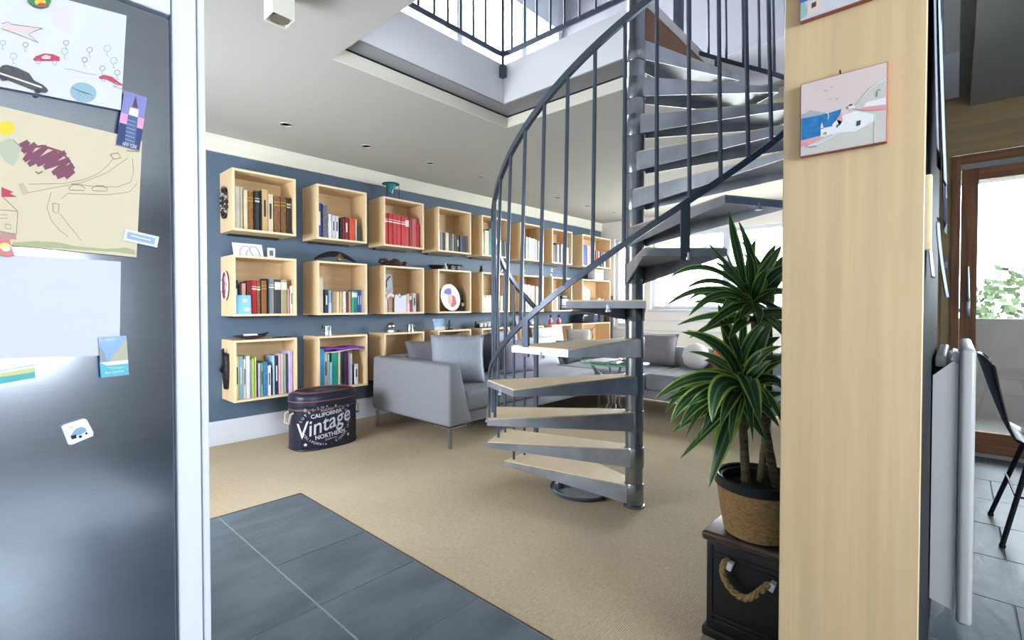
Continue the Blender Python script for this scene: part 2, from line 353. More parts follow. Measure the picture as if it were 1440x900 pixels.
# ================================================================== SPIRAL STAIRCASE
PX, PY, TA0, TD, TZ0, RISE, TR = 2.519, 1.350, 103.9, 21.444, .131, .208, .856
def pc(th, r, z): return Vector((PX + r * cos(radians(th)), PY + r * sin(radians(th)), z))
def hz(th, z0): return z0 + (th - TA0) / TD * RISE
st = thing('spiral_staircase', 'steel spiral staircase with pale treads and dark balustrade', 'staircase', (PX, PY, 0))
MB().lathe([(.050, 0), (.050, 4.0)], (PX, PY, 0), 28).build('centre_pole', M_poles, st)
MB().lathe([(.060, 0), (.060, .012), (.052, .016)], (PX, PY, 0), 28).build('base_collar', M_poles, st)
def inset(poly, d):
    n = len(poly); out = []
    for i in range(n):
        p0, p1, p2 = Vector(poly[i - 1]), Vector(poly[i]), Vector(poly[(i + 1) % n])
        e1 = (p1 - p0).normalized(); e2 = (p2 - p1).normalized()
        n1 = Vector((-e1.y, e1.x)); n2 = Vector((-e2.y, e2.x)); b = n1 + n2
        k = d / max(.25, (1 + n1.dot(n2)) / 2) / 2
        out.append(tuple(p1 + b * k))
    return out
for n in range(1, 15):
    A = TA0 + TD * (n - 1); B = A - 22.2; z = TZ0 + RISE * (n - 1)
    hubz = [(.0545, z - .112), (.0555, z - .11), (.0555, z + .001), (.0545, z + .003)]
    if n == 14: break
    hr = .050
    pts = [pc(B - 78, hr, 0), pc(B, TR, 0), pc(A, TR, 0), pc(A + 78, hr, 0)]
    if n == 1: pts.insert(1, pc(B - 15, .56, 0))
    poly = [(p.x, p.y) for p in pts]
    rr = [hypot(p.x - PX, p.y - PY) for p in pts]
    zb = [z - .108 + (.108 - .034) * min(1, max(0, (r - hr) / (TR - hr))) for r in rr]
    inn = inset(poly, .007); k = len(poly); mb = MB()
    V = [(x, y, z - .006) for x, y in poly] + [(x, y, zb[i]) for i, (x, y) in enumerate(poly)] + [(x, y, zb[i]) for i, (x, y) in enumerate(inn)] + [(x, y, z - .016) for x, y in inn]
    Fs = [tuple(range(k)), tuple(range(3 * k, 4 * k))[::-1]]
    for i in range(k):
        j = (i + 1) % k
        if i == k - 1:  # towards the pole: open end stays closed by the hub
            pass
        Fs += [(i, k + i, k + j, j), (k + i, 2 * k + i, 2 * k + j, k + j), (2 * k + i, 3 * k + i, 3 * k + j, 2 * k + j)]
    mb.add(V, Fs)
    tr = mb.build('tread', M_steel, st); tr['label'] = 'steel tread tray, step %d from the floor' % n
    MB().prism(inset(poly, .004), z - .0058, z).build('tread_top', M_tread, tr)
    MB().lathe(hubz, (PX, PY, 0), 28).build('hub_collar', M_poles, tr)
    bq = pc((A + B) / 2 + 1, TR - .02, z)
    MB().lathe([(.014, -.03), (.014, -.02), (.009, -.018), (.009, .0)], (bq.x, bq.y, z - .02), 10).build('bolt', M_steel, tr)
# handrail, bottom rail
RH, ZH, RL, ZL = .807, 1.328, .836, .413
def helix(a, b, R, z0, step=3.0):
    k = max(2, int(abs(b - a) / step)); return [pc(a + (b - a) * i / k, R, hz(a + (b - a) * i / k, z0)) for i in range(k + 1)]
e0 = pc(83.5, RH, 0)
hp = helix(89, 372, RH, ZH)
bend = [Vector((e0.x, e0.y, hz(86, ZH) - .075)), pc(83.6, RH, hz(86, ZH) - .045), pc(84.4, RH, hz(86, ZH) - .018), pc(86.2, RH, hz(86, ZH) - .002)]
MB().sweep(bend + hp, .020, .027, (PX, PY)).build('handrail', M_dark, st)
MB().sweep([Vector((e0.x, e0.y, TZ0)), Vector((e0.x, e0.y, hz(86, ZH) - .07))], .03, .018).build('newel_post', M_dark, st)
lo = helix(146, 360, RL, ZL)
s3 = pc(143.5, RL, 0)
lstart = [Vector((s3.x, s3.y, TZ0 + RISE * 2)), Vector((s3.x, s3.y, hz(143, ZL) - .03)), pc(144.2, RL, hz(144, ZL) - .008)]
MB().sweep(lstart + lo, .012, .025, (PX, PY)).build('bottom_rail', M_dark, st)
for k in range(-13, 19):
    th = 205.2 + 8.72 * k
    if th < 145:
        n = 1 if th < 103.5 else 2 if th < 124.8 else 3
        zb = TZ0 + RISE * (n - 1)
    else: zb = hz(th, ZL) + .005
    r = RH + .008 if th > 145 else RH
    MB().tube([pc(th, RL if th > 145 else RH, zb), pc(th, RH, hz(th, ZH) - .005)], .0085, 8).build('baluster', M_dark, st)
for th, n in ((173, 5), (221.5, 7), (264, 9), (307, 11), (349, 13)):
    p = pc(th, RL, 0); z = TZ0 + RISE * (n - 1)
    MB().obox((p.x, p.y, (z - .05 + hz(th, ZL)) / 2), (.012, .036, hz(th, ZL) - z + .05), Rz(th)).build('rail_post', M_dark, st)

# guard railing around the opening upstairs
gr = thing('stairwell_railing', 'dark metal guard railing around the upper stair opening', 'railing', (2.58, 2.43, 2.9))
cor = (2.575, 2.435)
path = [Vector((.9, cor[1], 2.95)), Vector((cor[0] - .06, cor[1], 2.95)), Vector((cor[0] - .02, cor[1] - .008, 2.95)), Vector((cor[0] - .008, cor[1] - .02, 2.95)), Vector((cor[0], cor[1] - .06, 2.95)), Vector((cor[0], 1.36, 2.95))]
MB().sweep(path, .012, .034).build('bottom_rail', M_dark, gr)
MB().sweep([p + Vector((0, 0, .95)) for p in path], .03, .03).build('top_rail', M_dark, gr)
for x in (1.36, 1.48, 1.60, 1.715, 1.829, 1.95, 2.06, 2.17, 2.284, 2.399): MB().tube([(x, cor[1], 2.955), (x, cor[1], 3.89)], .0085, 8).build('baluster', M_dark, gr)
for y in (2.348, 2.228, 2.12, 2.002, 1.888, 1.772, 1.652, 1.53): MB().tube([(cor[0], y, 2.955), (cor[0], y, 3.89)], .0085, 8).build('baluster', M_dark, gr)
MB().obox((cor[0] - .003, cor[1] - .003, 3.35), (.02, .02, 1.1), Rz(45)).build('corner_post', M_dark, gr)
MB().rbox(cor[0] - .012, cor[0] + .03, cor[1] - .012, cor[1] + .03, 2.795, 2.885, .006, 2).build('post_bracket', M_dark, gr)
q = atz(954, 62, 2.87)
np_ = MB().box(q.x - .025, q.x + .025, q.y - .025, q.y + .025, 2.9, 4.3).build('newel_post', M_dark, loc=(q.x, q.y, 2.9))
tag(np_, 'grey square newel post standing on the upper landing', 'post')
# brown wooden fascia of the landing
tag(struct('trim_7', MB().box(2.58, 4.55, 1.322, 1.3345, 2.63, 2.845), M_brownwood), 'brown wooden fascia board of the upper landing')

# ================================================================== BOX SHELVES AND BOOKS
YF, YB, TH = 4.1726, 4.455, .018
COLS = [(1.347, 1.842), (2.026, 2.519), (2.705, 3.195), (3.384, 3.873), (4.050, 4.535), (4.742, 5.222), (5.412, 5.896), (6.160, 6.965)]
ROWS = [(2.221, 1.736), (1.543, 1.060), (.871, .380)]
ROWN = ['top row', 'middle row', 'bottom row']
CONT = [['old leather books', 'blue and orange books', 'bright red volumes', 'black and cream books', 'pale and teal books', 'white ruled volumes', 'leaning dark books', 'a tall blue binder'],
        ['red and grey books', 'low blue and tan books', 'pink books', 'a painted plate', 'short cream books', 'tall cream volumes', 'an orange book', 'thin white books'],
        ['pastel books', 'a purple folder', 'two navy boxes', 'nothing, behind the light cushion', 'nothing, behind the railing', 'nothing, behind the steel post', 'grey shadow above a cushion', 'a twig ornament']]
for r in range(3):
    for c in range(8):
        x0, x1 = COLS[c]; zt, zb = ROWS[r]
        t = thing('wall_shelf_box', 'birch box shelf, %s, %s from the left, with %s' % (ROWN[r], ORD[c], CONT[r][c]), 'shelf', ((x0 + x1) / 2, YB, zb), 'birch box shelves on the blue wall')
        MB().box(x0, x0 + TH, YF, YB, zb, zt).build('side_panel', M_birch, t)
        MB().box(x1 - TH, x1, YF, YB, zb, zt).build('side_panel', M_birch, t)
        MB().box(x0 + TH, x1 - TH, YF, YB, zt - TH, zt).build('top_panel', M_birchx, t)
        MB().box(x0 + TH, x1 - TH, YF, YB, zb, zb + TH).build('bottom_panel', M_birchx, t)
        MB().box(x0 + TH, x1 - TH, YB - .012, YB, zb + TH, zt - TH).build('back_panel', M_birchx, t)
        e = .0016
        fr = MB().prism([(x0, zb), (x1, zb), (x1, zt), (x0, zt)], 0, 0, lambda x, y, z: (x, YF - .0008, y))
        ed = MB(); a_ = [(x0, zb), (x1, zb), (x1, zt), (x0, zt)]; b_ = [(x0 + TH, zb + TH), (x1 - TH, zb + TH), (x1 - TH, zt - TH), (x0 + TH, zt - TH)]
        V = [(x, YF - e, z) for x, z in a_] + [(x, YF - e, z) for x, z in b_] + [(x, YF, z) for x, z in a_] + [(x, YF, z) for x, z in b_]
        Fs = []
        for i in range(4):
            j = (i + 1) % 4; Fs += [(i, j, 4 + j, 4 + i), (8 + i, 12 + i, 12 + j, 8 + j), (i, 8 + i, 8 + j, j), (4 + i, 4 + j, 12 + j, 12 + i)]
        ed.add(V, Fs).build('front_edge', M_birch_edge, t)
        MB().box(x0 + .05, x1 - .05, YB - .05, YB + .003, zb - .014, zb - .0).build('hanging_rail', M_black, t)

PAL = {'cream': '#ddd0ae', 'white': '#e6e6e6', 'ivory': '#e3d6bb', 'amber brown': '#9c6a33', 'dark green': '#3c4440', 'black': '#1b1c20', 'tan': '#cdaa72', 'brown': '#8a5b36', 'mottled brown': '#7d5a36',
       'dark brown': '#3d2a22', 'royal blue': '#2d4f9b', 'navy': '#232f55', 'grey-violet': '#7d7889', 'lilac white': '#d3cfe2', 'dark red': '#7c1c22', 'orange-red': '#d0482c', 'teal black': '#27444b', 'red': '#c8202e',
       'scarlet': '#d9303a', 'pink-red': '#d8505a', 'grey': '#8d9093', 'light grey': '#c3c6c8', 'teal': '#1c8a94', 'pale green': '#b3c6ae', 'sky blue': '#3fa3d8', 'light blue': '#9cc6df', 'lime': '#a8cf4a', 'yellow': '#e3d98a',
       'pale yellow': '#e6e0a8', 'lavender': '#b9b3d6', 'lilac': '#c7b6e6', 'green': '#1f9a83', 'soft green': '#79b08a', 'blue': '#3d79b4', 'pink': '#e2a9b4', 'dark violet': '#39294f', 'magenta': '#8d2a58',
       'charcoal': '#3a3d44', 'olive': '#a9a27c', 'salmon': '#d9a08c', 'orange': '#e0742f', 'rust': '#9a4a3c', 'patterned brown': '#6d4a3a'}
def bookmat(col, style=0):
    k = 'book_' + col.replace(' ', '_') + str(style)
    return mat(k, PAL[col], .5, var=[.12, .45, .3][style], vscale=[8, 45, 22][style], stretch=(1, 1, [1, 1, 1][style]), bump=.04, bscale=100)
M_page = mat('book_pages', '#e8e0cc', .9, var=.1, vscale=90, stretch=(1, 1, .05))
M_gold = mat('gilt_band', '#c9a14a', .35, .6); M_pale = mat('pale_title', '#e9e4d6', .6); M_ink = mat('dark_title', '#2b2b33', .6)
BOXSAY = lambda r, c: '%s box of the %s' % (ORD[c], ROWN[r])
def shelf_books(r, c, lst, inset_=.028, dpt=.17):
    """lst of (f0, f1, height fraction, colour, style, band) across the box opening"""
    x0, x1 = COLS[c][0] + TH, COLS[c][1] - TH; zb = ROWS[r][1] + TH + .0005; H = ROWS[r][0] - ROWS[r][1] - 2 * TH
    for i, b in enumerate(lst):
        f0, f1, h, col = b[:4]; style = b[4] if len(b) > 4 else 0; band = b[5] if len(b) > 5 else ''; tilt = b[6] if len(b) > 6 else 0
        a = x0 + f0 * (x1 - x0) + .0006; e = x0 + f1 * (x1 - x0) - .0006; h = h * H; w = e - a
        yf = YF + inset_ + rnd.uniform(0, .012); yb = min(yf + dpt * rnd.uniform(.85, 1.1), YB - .016)
        m = bookmat(col, style); cv = min(.0028, w * .2)
        R = Ry(tilt); piv = Vector((e if tilt > 0 else a, yf, zb))
        def T(x, y, z): return piv + R @ (Vector((x, y, z)) - piv) if tilt else Vector((x, y, z))
        # cover: spine and two boards as one folded profile seen from above
        prof = [(a, yb), (a, yf + .004), (a + .003 if w > .012 else a + .001, yf), (e - (.003 if w > .012 else .001), yf), (e, yf + .004), (e, yb), (e - cv, yb), (e - cv, yf + .006), (a + cv, yf + .006), (a + cv, yb)]
        mb = MB(); n = len(prof)
        V = [T(x, y, zb) for x, y in prof] + [T(x, y, zb + h) for x, y in prof]
        quads = [(0, 1, 8, 9), (1, 2, 3, 4, 7, 8), (4, 5, 6, 7)]
        Fs = [tuple(q_)[::-1] for q_ in quads] + [tuple(n + i_ for i_ in q_) for q_ in quads] + [(i_, (i_ + 1) % n, n + (i_ + 1) % n, n + i_) for i_ in range(n)]
        mb.add(V, Fs); o = mb.build('book', m, loc=((a + e) / 2, yf, zb))
        tag(o, '%s book, %s from left in the %s' % (col, ORD[i], BOXSAY(r, c)), 'book', 'books in the %s' % BOXSAY(r, c))
        if w > .008:
            pg = MB(); V = [T(x, y, z) for x in (a + cv, e - cv) for y in (yf + .006, yb - .003) for z in (zb + .003, zb + h - .004)]
            pg.add(V, [(0, 1, 3, 2), (4, 6, 7, 5), (0, 4, 5, 1), (2, 3, 7, 6), (0, 2, 6, 4), (1, 5, 7, 3)]).build('pages', M_page, o)
        def strip(z0, z1, mm, sx=.0):
            ww = w * sx
            V = [T(x, y, z) for x in (a + ww, e - ww) for y in (yf - .0007, yf + .001) for z in (zb + h * z0, zb + h * z1)]
            MB().add(V, [(0, 1, 3, 2), (4, 6, 7, 5), (0, 4, 5, 1), (2, 3, 7, 6), (0, 2, 6, 4), (1, 5, 7, 3)]).build('spine_title' if sx else 'spine_band', mm, o)
        if 'g' in band: strip(.74, .77, M_gold); strip(.83, .85, M_gold)
        if 'w' in band: strip(.72, .76, M_pale); strip(.8, .82, M_pale)
        if 'l' in band: strip(.70, .92, M_pale)
        if 't' in band: strip(.35, .75, M_ink, .33)
        if 'p' in band: strip(.35, .75, M_pale, .33)
        if 'b' in band: strip(.0, .45, mat('book_white0', PAL['white'], .5))
fr = lambda a, b, lst: [((p - a) / (b - a), (q - a) / (b - a)) + tuple(rest) for p, q, *rest in lst]
shelf_books(0, 0, fr(225, 848, [(240, 262, .74, 'ivory'), (264, 292, .745, 'white'), (294, 322, .745, 'ivory'), (328, 366, .70, 'cream'), (368, 428, .69, 'amber brown', 1, 'g'), (430, 444, .70, 'black'), (446, 494, .72, 'dark green', 1, 'w'), (496, 512, .73, 'black'), (514, 574, .765, 'tan', 0, 't'), (578, 640, .70, 'cream', 0, 't'), (648, 718, .68, 'brown', 1, 'g'), (722, 780, .69, 'mottled brown', 1, 'g'), (783, 838, .68, 'dark brown', 1, 'gw')]))
shelf_books(0, 1, fr(270, 805, [(272, 318, .68, 'royal blue', 0, 'p'), (320, 332, .67, 'navy'), (335, 388, .66, 'grey-violet', 1), (394, 430, .49, 'white'), (434, 470, .47, 'lilac white', 0, 't'), (474, 514, .47, 'white', 0, 't'), (528, 549, .42, 'black'), (551, 579, .44, 'dark red', 1), (581, 631, .48, 'dark red', 0, 'p'), (637, 704, .47, 'orange-red'), (708, 722, .46, 'cream'), (727, 762, .33, 'teal black')]))
shelf_books(0, 2, fr(283, 750, [(284, 314, .68, 'red', 2, 'w'), (316, 342, .70, 'scarlet', 0, 'w'), (344, 394, .70, 'red', 0, 'w'), (395, 445, .69, 'red', 2, 'w'), (450, 499, .69, 'scarlet', 0, 'w'), (500, 549, .68, 'red', 0, 'w'), (551, 599, .66, 'scarlet', 0, 'l'), (602, 637, .66, 'dark red'), (639, 702, .67, 'pink-red'), (704, 742, .55, 'red', 2)]))
shelf_books(0, 3, fr(245, 635, [(245, 263, .50, 'black', 0, 'b'), (264, 280, .51, 'white'), (283, 310, .46, 'grey'), (312, 337, .44, 'black'), (342, 386, .45, 'ivory'), (389, 431, .42, 'charcoal', 1), (434, 452, .44, 'cream'), (456, 490, .42, 'black'), (491, 524, .42, 'black', 0, 'p'), (526, 560, .43, 'navy', 1), (562, 612, .42, 'navy', 1, 't'), (613, 628, .43, 'grey')]))
shelf_books(0, 4, [(.02, .12, .60, 'light grey'), (.13, .30, .66, 'ivory'), (.31, .42, .72, 'teal'), (.60, .70, .42, 'grey'), (.71, .79, .45, 'light grey'), (.80, .92, .43, 'black'), (.93, .99, .44, 'white')])
shelf_books(0, 5, [(.02, .11, .70, 'black'), (.13, .25, .5, 'navy'), (.28, .40, .66, 'pale green'), (.41, .50, .66, 'white'), (.52, .62, .64, 'white', 0, 'w'), (.63, .73, .64, 'white', 0, 'w'), (.74, .84, .62, 'light grey', 0, 'w'), (.86, .96, .6, 'light grey', 0, 'w')])
shelf_books(0, 6, [(.02, .10, .74, 'orange'), (.11, .24, .55, 'patterned brown', 1), (.26, .33, .62, 'navy'), (.34, .42, .58, 'white'), (.43, .50, .57, 'charcoal'), (.52, .60, .6, 'light grey'), (.62, .70, .52, 'dark violet'), (.72, .84, .56, 'light grey'), (.86, .96, .52, 'white')])
shelf_books(0, 7, [(.01, .20, .70, 'royal blue'), (.21, .27, .68, 'white'), (.28, .34, .64, 'pink'), (.37, .43, .6, 'rust'), (.44, .50, .6, 'lilac white'), (.53, .60, .58, 'rust'), (.61, .67, .56, 'salmon'), (.70, .82, .55, 'navy'), (.84, .90, .54, 'white')])
shelf_books(1, 0, fr(235, 858, [(238, 280, .60, 'navy', 0, 'p'), (283, 304, .52, 'charcoal'), (308, 350, .55, 'salmon'), (362, 411, .58, 'dark red'), (413, 462, .61, 'red', 1, 'w'), (465, 503, .60, 'brown', 1, 'w'), (514, 571, .61, 'brown', 0, 'g'), (575, 590, .64, 'black'), (591, 650, .66, 'grey', 0, 'w'), (655, 724, .64, 'charcoal', 0, 'l'), (727, 790, .64, 'olive', 0, 'l'), (794, 822, .47, 'salmon'), (828, 857, .52, 'white', 0, 't')]))
shelf_books(1, 1, fr(278, 815, [(288, 342, .71, 'ivory'), (352, 398, .47, 'navy', 1, 'p'), (400, 436, .45, 'light blue', 0, 'b'), (440, 452, .42, 'grey'), (455, 490, .43, 'tan'), (492, 526, .43, 'cream'), (528, 560, .43, 'tan'), (563, 598, .44, 'white', 1), (602, 630, .43, 'dark red'), (632, 664, .44, 'tan'), (668, 700, .46, 'green', 0, 'l'), (702, 736, .46, 'teal', 0, 'l'), (739, 764, .48, 'royal blue', 0, 'p'), (766, 792, .48, 'blue', 0, 'p'), (794, 813, .46, 'lilac')]))
shelf_books(1, 2, fr(290, 770, [(300, 338, .44, 'white', 1), (340, 372, .42, 'salmon', 1), (374, 402, .44, 'ivory'), (430, 458, .40, 'ivory', 0, 't'), (476, 506, .42, 'cream', 0, 't'), (530, 556, .38, 'pink'), (558, 590, .4, 'pink', 2), (592, 622, .42, 'cream', 0, 'b'), (624, 650, .4, 'red', 0, 'l'), (655, 704, .43, 'light grey', 1, 't')]))
shelf_books(1, 4, [(.05, .16, .42, 'cream'), (.17, .28, .42, 'ivory'), (.30, .42, .43, 'cream'), (.46, .56, .40, 'white'), (.62, .74, .42, 'cream'), (.76, .86, .42, 'ivory')])
shelf_books(1, 5, [(.04, .14, .74, 'pale green'), (.15, .26, .77, 'white'), (.27, .38, .77, 'ivory'), (.39, .50, .76, 'white'), (.52, .62, .74, 'ivory'), (.63, .73, .74, 'salmon'), (.75, .85, .73, 'ivory'), (.87, .96, .70, 'cream')])
shelf_books(1, 6, [(.03, .26, .66, 'orange'), (.28, .40, .68, 'white'), (.42, .50, .62, 'charcoal')])
shelf_books(1, 7, [(.08, .15, .80, 'white'), (.16, .23, .74, 'ivory'), (.24, .31, .68, 'white'), (.42, .50, .3, 'pink'), (.52, .62, .34, 'salmon'), (.64, .74, .4, 'ivory'), (.76, .84, .38, 'pink')])
shelf_books(2, 0, fr(240, 865, [(243, 278, .76, 'pale yellow', 0, 't'), (280, 322, .75, 'light blue', 0, 'p'), (325, 352, .70, 'white', 0, 't'), (354, 390, .75, 'white'), (393, 409, .68, 'lavender'), (411, 432, .70, 'lime'), (434, 443, .67, 'white'), (444, 457, .72, 'yellow'), (460, 472, .6, 'dark violet'), (474, 501, .60, 'lavender'), (503, 532, .6, 'soft green', 0, 't'), (534, 576, .62, 'blue', 1), (578, 614, .55, 'white', 0, 't'), (618, 633, .5, 'dark brown'), (635, 656, .72, 'light blue'), (658, 697, .71, 'navy', 0, 'p'), (699, 722, .72, 'pink'), (724, 747, .74, 'light grey'), (749, 782, .74, 'pale green'), (785, 813, .70, 'lavender', 1)][:19] + [(815, 858, .79, 'lilac')]))
shelf_books(2, 1, fr(285, 815, [(288, 351, .78, 'sky blue'), (354, 392, .70, 'light grey', 0, 't'), (394, 412, .68, 'pale green'), (414, 440, .50, 'light blue'), (442, 506, .70, 'green'), (510, 534, .70, 'cream'), (537, 576, .70, 'black'), (578, 611, .70, 'dark violet'), (613, 626, .70, 'magenta'), (628, 650, .66, 'lavender'), (652, 672, .64, 'light grey'), (675, 695, .43, 'black'), (697, 742, .42, 'white', 0, 't')]))

# ------------------------------------------------------------------ small things in and on the boxes
M_silver = mat('polished_pewter', '#b9bcc2', .22, 1.0); M_brass = mat('old_brass', '#9c8a52', .35, .9)
M_darkwood = mat('carved_dark_wood', '#3a2420', .45, var=.4, vscale=30, bump=.3, bscale=60)
M_blackcarv = mat('black_carving', '#14151c', .38, var=.5, vscale=40, bump=.4, bscale=50)
M_card = mat('white_card', '#e6e8ee', .7); M_porc = mat('white_porcelain', '#f0f0f2', .2, coat=.4)
def prt(mb, name, m, root): return mb.build(name, m, root)
def top(c, r, f): return COLS[c][0] + f * (COLS[c][1] - COLS[c][0]), ROWS[r][0]
def flatcard(mb, x0, x1, z0, h, y, lean, th=.003):
    """upright card leaning back; lean = how far the top goes back"""
    V = [(x, y + dy + l, z0 + z) for x in (x0, x1) for dy in (0, th) for z, l in ((0, 0), (h, lean))]
    return mb.add(V, [(0, 1, 3, 2), (4, 6, 7, 5), (0, 4, 5, 1), (2, 3, 7, 6), (0, 2, 6, 4), (1, 5, 7, 3)])
def card_stroke(mb, pts, x0, z0, w, h, y, lean, r=.0022):
    P = [Vector((x0 + u * w, y - .0016 + lean * v, z0 + v * h)) for u, v in pts]
    return mb.tube(P, r, 5)
# drawing card and small frame on the middle row, first box
x, z = top(0, 1, 0.0)
t = thing('drawing_card', 'white card with a drawn elephant, leaning on the first middle-row box', 'card', (x + .1, YF + .05, z))
prt(flatcard(MB(), x + .02, x + .245, z, .105, YF + .04, .04), 'card_sheet', M_card, t)
prt(card_stroke(MB(), [(.2, .02), (.22, .45), (.34, .75), (.5, .8), (.56, .55), (.62, .8), (.78, .75), (.86, .4), (.88, .02)], x + .02, z, .225, .105, YF + .04, .04), 'drawn_outline', mat('pencil', '#8c8a86', .8), t)
prt(card_stroke(MB(), [(.40, .02), (.46, .4), (.54, .55), (.60, .2), (.66, .02)], x + .02, z, .225, .105, YF + .04, .04), 'drawn_trunk', MATS['pencil'], t)
t = thing('photo_frame', 'tiny white photo frame beside the elephant card', 'frame', (x + .32, YF + .05, z))
a, b, y_, h_ = x + .28, x + .34, YF + .05, .082
V = [(a, 0), (b, 0), (b, h_), (a, h_)]; W_ = [(a + .014, .018), (b - .014, .018), (b - .014, h_ - .018), (a + .014, h_ - .018)]
mb = MB(); P = [(q[0], y_ + l, z + q[1]) for l in (0, .01) for q in V + W_]
Fs = []
for i in range(4):
    j = (i + 1) % 4; Fs += [(i, j, 4 + j, 4 + i), (8 + i, 12 + i, 12 + j, 8 + j), (i, 8 + i, 8 + j, j), (4 + i, 4 + j, 12 + j, 12 + i)]
prt(mb.add(P, Fs), 'frame_border', M_card, t); prt(MB().box(a + .014, b - .014, y_ + .004, y_ + .008, z + .018, z + h_ - .018), 'photo', mat('grey_photo', '#6f767c', .5, var=.4, vscale=60), t)
# curved black bow with brass figure
x, z = top(1, 1, 0)
t = thing('horn_ornament', 'curved black horn with a brass bird on the second middle-row box', 'ornament', (x + .22, YF + .07, z))
pts = [Vector((x + .01 + .40 * u, YF + .07, z + .016 + .062 * sin(pi * min(1, u * 1.02)) ** .8)) for u in [i / 14 for i in range(15)]]
prt(MB().tube(pts, [.008 + .020 * sin(pi * i / 14) for i in range(15)], 8), 'horn', M_blackcarv, t)
prt(MB().lathe([(.036, 0), (.034, .008), (.014, .02), (.012, .045), (.02, .055), (.016, .075), (.006, .085)], (x + .235, YF + .05, z), 14), 'brass_figure', M_brass, t)
prt(MB().tube([(x + .20, YF + .045, z + .05), (x + .235, YF + .045, z + .07), (x + .275, YF + .045, z + .045)], .007, 6), 'brass_wings', M_brass, t)
# carved dragon
x, z = top(2, 1, 0)
t = thing('carved_dragon', 'reddish dark carved wooden dragon on the third middle-row box', 'carving', (x + .15, YF + .08, z))
pts = [Vector((x - .0 + .33 * u, YF + .08 + .02 * sin(9 * u), z + .035 + .012 * sin(14 * u))) for u in [i / 18 for i in range(19)]]
prt(MB().tube(pts, [.012 + .021 * sin(pi * (i / 18) ** .8) + .006 * (i % 2) for i in range(19)], 8), 'body', M_darkwood, t)
for u, s_ in ((.06, 1), (.2, -1), (.45, 1), (.62, -1), (.8, 1)):
    p = Vector((x + .33 * u, YF + .08, z + .03)); prt(MB().tube([p, p + Vector((.015 * s_, -.03, -.01)), p + Vector((.03 * s_, -.045, -.0275))], [.01, .007, .004], 6), 'leg', M_darkwood, t)
for u in (.1, .22, .3): 
    p = Vector((x + .33 * u, YF + .08, z + .05)); prt(MB().tube([p, p + Vector((-.012, 0, .022)), p + Vector((-.03, 0, .03))], [.008, .005, .002], 6), 'spike', M_darkwood, t)
# dark bowl and small cannon
x, z = top(3, 1, 0)
t = thing('black_bowl', 'black shallow bowl lying beside the toy cannon', 'bowl', (x + .06, YF + .12, z))
prt(MB().lathe([(.03, 0), (.075, .02), (.095, .05), (.090, .05), (.07, .026), (.0, .012)], (x + .085, YF + .13, z), 20), 'bowl_shell', M_blackcarv, t)
t = thing('toy_cannon', 'small dark red model cannon with a long black barrel', 'ornament', (x + .28, YF + .06, z))
prt(MB().tube([(x + .17, YF + .06, z + .056), (x + .40, YF + .06, z + .062)], [.014, .010], 8), 'barrel', M_black, t)
prt(MB().rbox(x + .21, x + .345, YF + .035, YF + .085, z + .012, z + .05, .008, 2), 'carriage', mat('oxblood_wood', '#4a1c22', .4), t)
for dx in (.235, .325): prt(MB().lathe([(.0, -.006), (.026, -.006), (.026, .006), (0, .006)], (x + dx, YF + .03, z + .027), 14, fn=Rx(90)), 'wheel', M_darkwood, t)
prt(MB().tube([(x + .165, YF + .045, z), (x + .14, YF + .045, z + .075)], .007, 6), 'ramrod', M_pale, t)
# little black figure, lace figures, birds, white box
x, z = top(4, 1, .08)
t = thing('black_figurine', 'tiny black long-eared figurine on the fifth middle-row box', 'figurine', (x, YF + .05, z))
prt(MB().lathe([(.022, 0), (.026, .02), (.018, .04), (.012, .05), (.017, .06), (.01, .07)], (x, YF + .05, z), 12), 'body', M_black, t)
for s_ in (-1, 1): prt(MB().tube([(x + .008 * s_, YF + .05, z + .066), (x + .022 * s_, YF + .05, z + .088)], [.006, .003], 6), 'ear', M_black, t)
x, z = top(4, 1, .75)
t = thing('lace_fan', 'grey and white lacy ornament on the fifth middle-row box', 'ornament', (x, YF + .06, z))
for i in range(5): prt(MB().tube([(x, YF + .06, z), (x - .07 + .035 * i, YF + .06, z + .07 - .004 * abs(i - 2))], [.004, .012], 6), 'fan_rib', [M_porc, M_silver][i % 2], t)
prt(MB().lathe([(.022, 0), (.024, .006), (.006, .01)], (x, YF + .06, z), 12), 'foot', M_porc, t)
def bird(name, label, x, z, s=1.0, m=M_porc):
    t = thing(name, label, 'figurine', (x, YF + .05, z), 'white porcelain figures on the middle row')
    prt(MB().lathe([(.016 * s, 0), (.018 * s, .006 * s), (.006 * s, .012 * s)], (x, YF + .05, z), 12), 'foot', m, t)
    prt(MB().tube([(x - .02 * s, YF + .05, z + .02 * s), (x - .005 * s, YF + .05, z + .03 * s), (x + .006 * s, YF + .05, z + .055 * s), (x + .004 * s, YF + .05, z + .085 * s)], [.004 * s, .016 * s, .012 * s, .007 * s], 8), 'body', m, t)
    prt(MB().lathe([(0, -.011 * s), (.009 * s, -.006 * s), (.011 * s, 0), (.008 * s, .008 * s), (0, .011 * s)], (x + .006 * s, YF + .05, z + .092 * s), 10), 'head', m, t)
x, z = top(5, 1, .28); bird('porcelain_swan', 'small white porcelain swan on the sixth middle-row box', x, z, .75)
x, z = top(6, 1, .1); bird('porcelain_lady', 'tallest white porcelain figure, left on the seventh middle-row box', x, z, 1.25)
x, z = top(6, 1, .68); bird('porcelain_heron', 'slim white porcelain bird, right on the seventh middle-row box', x, z, 1.2)
x, z = top(6, 1, .36); bird('porcelain_chick', 'smallest white porcelain chick on the seventh middle-row box', x, z, .45)
x, z = top(7, 1, .55)
o = MB().rbox(x, x + .25, YF + .06, YF + .2, z, z + .17, .006, 2).build('storage_box', M_card, loc=(x + .1, YF + .1, z)); tag(o, 'plain white box on the last middle-row box shelf', 'box')
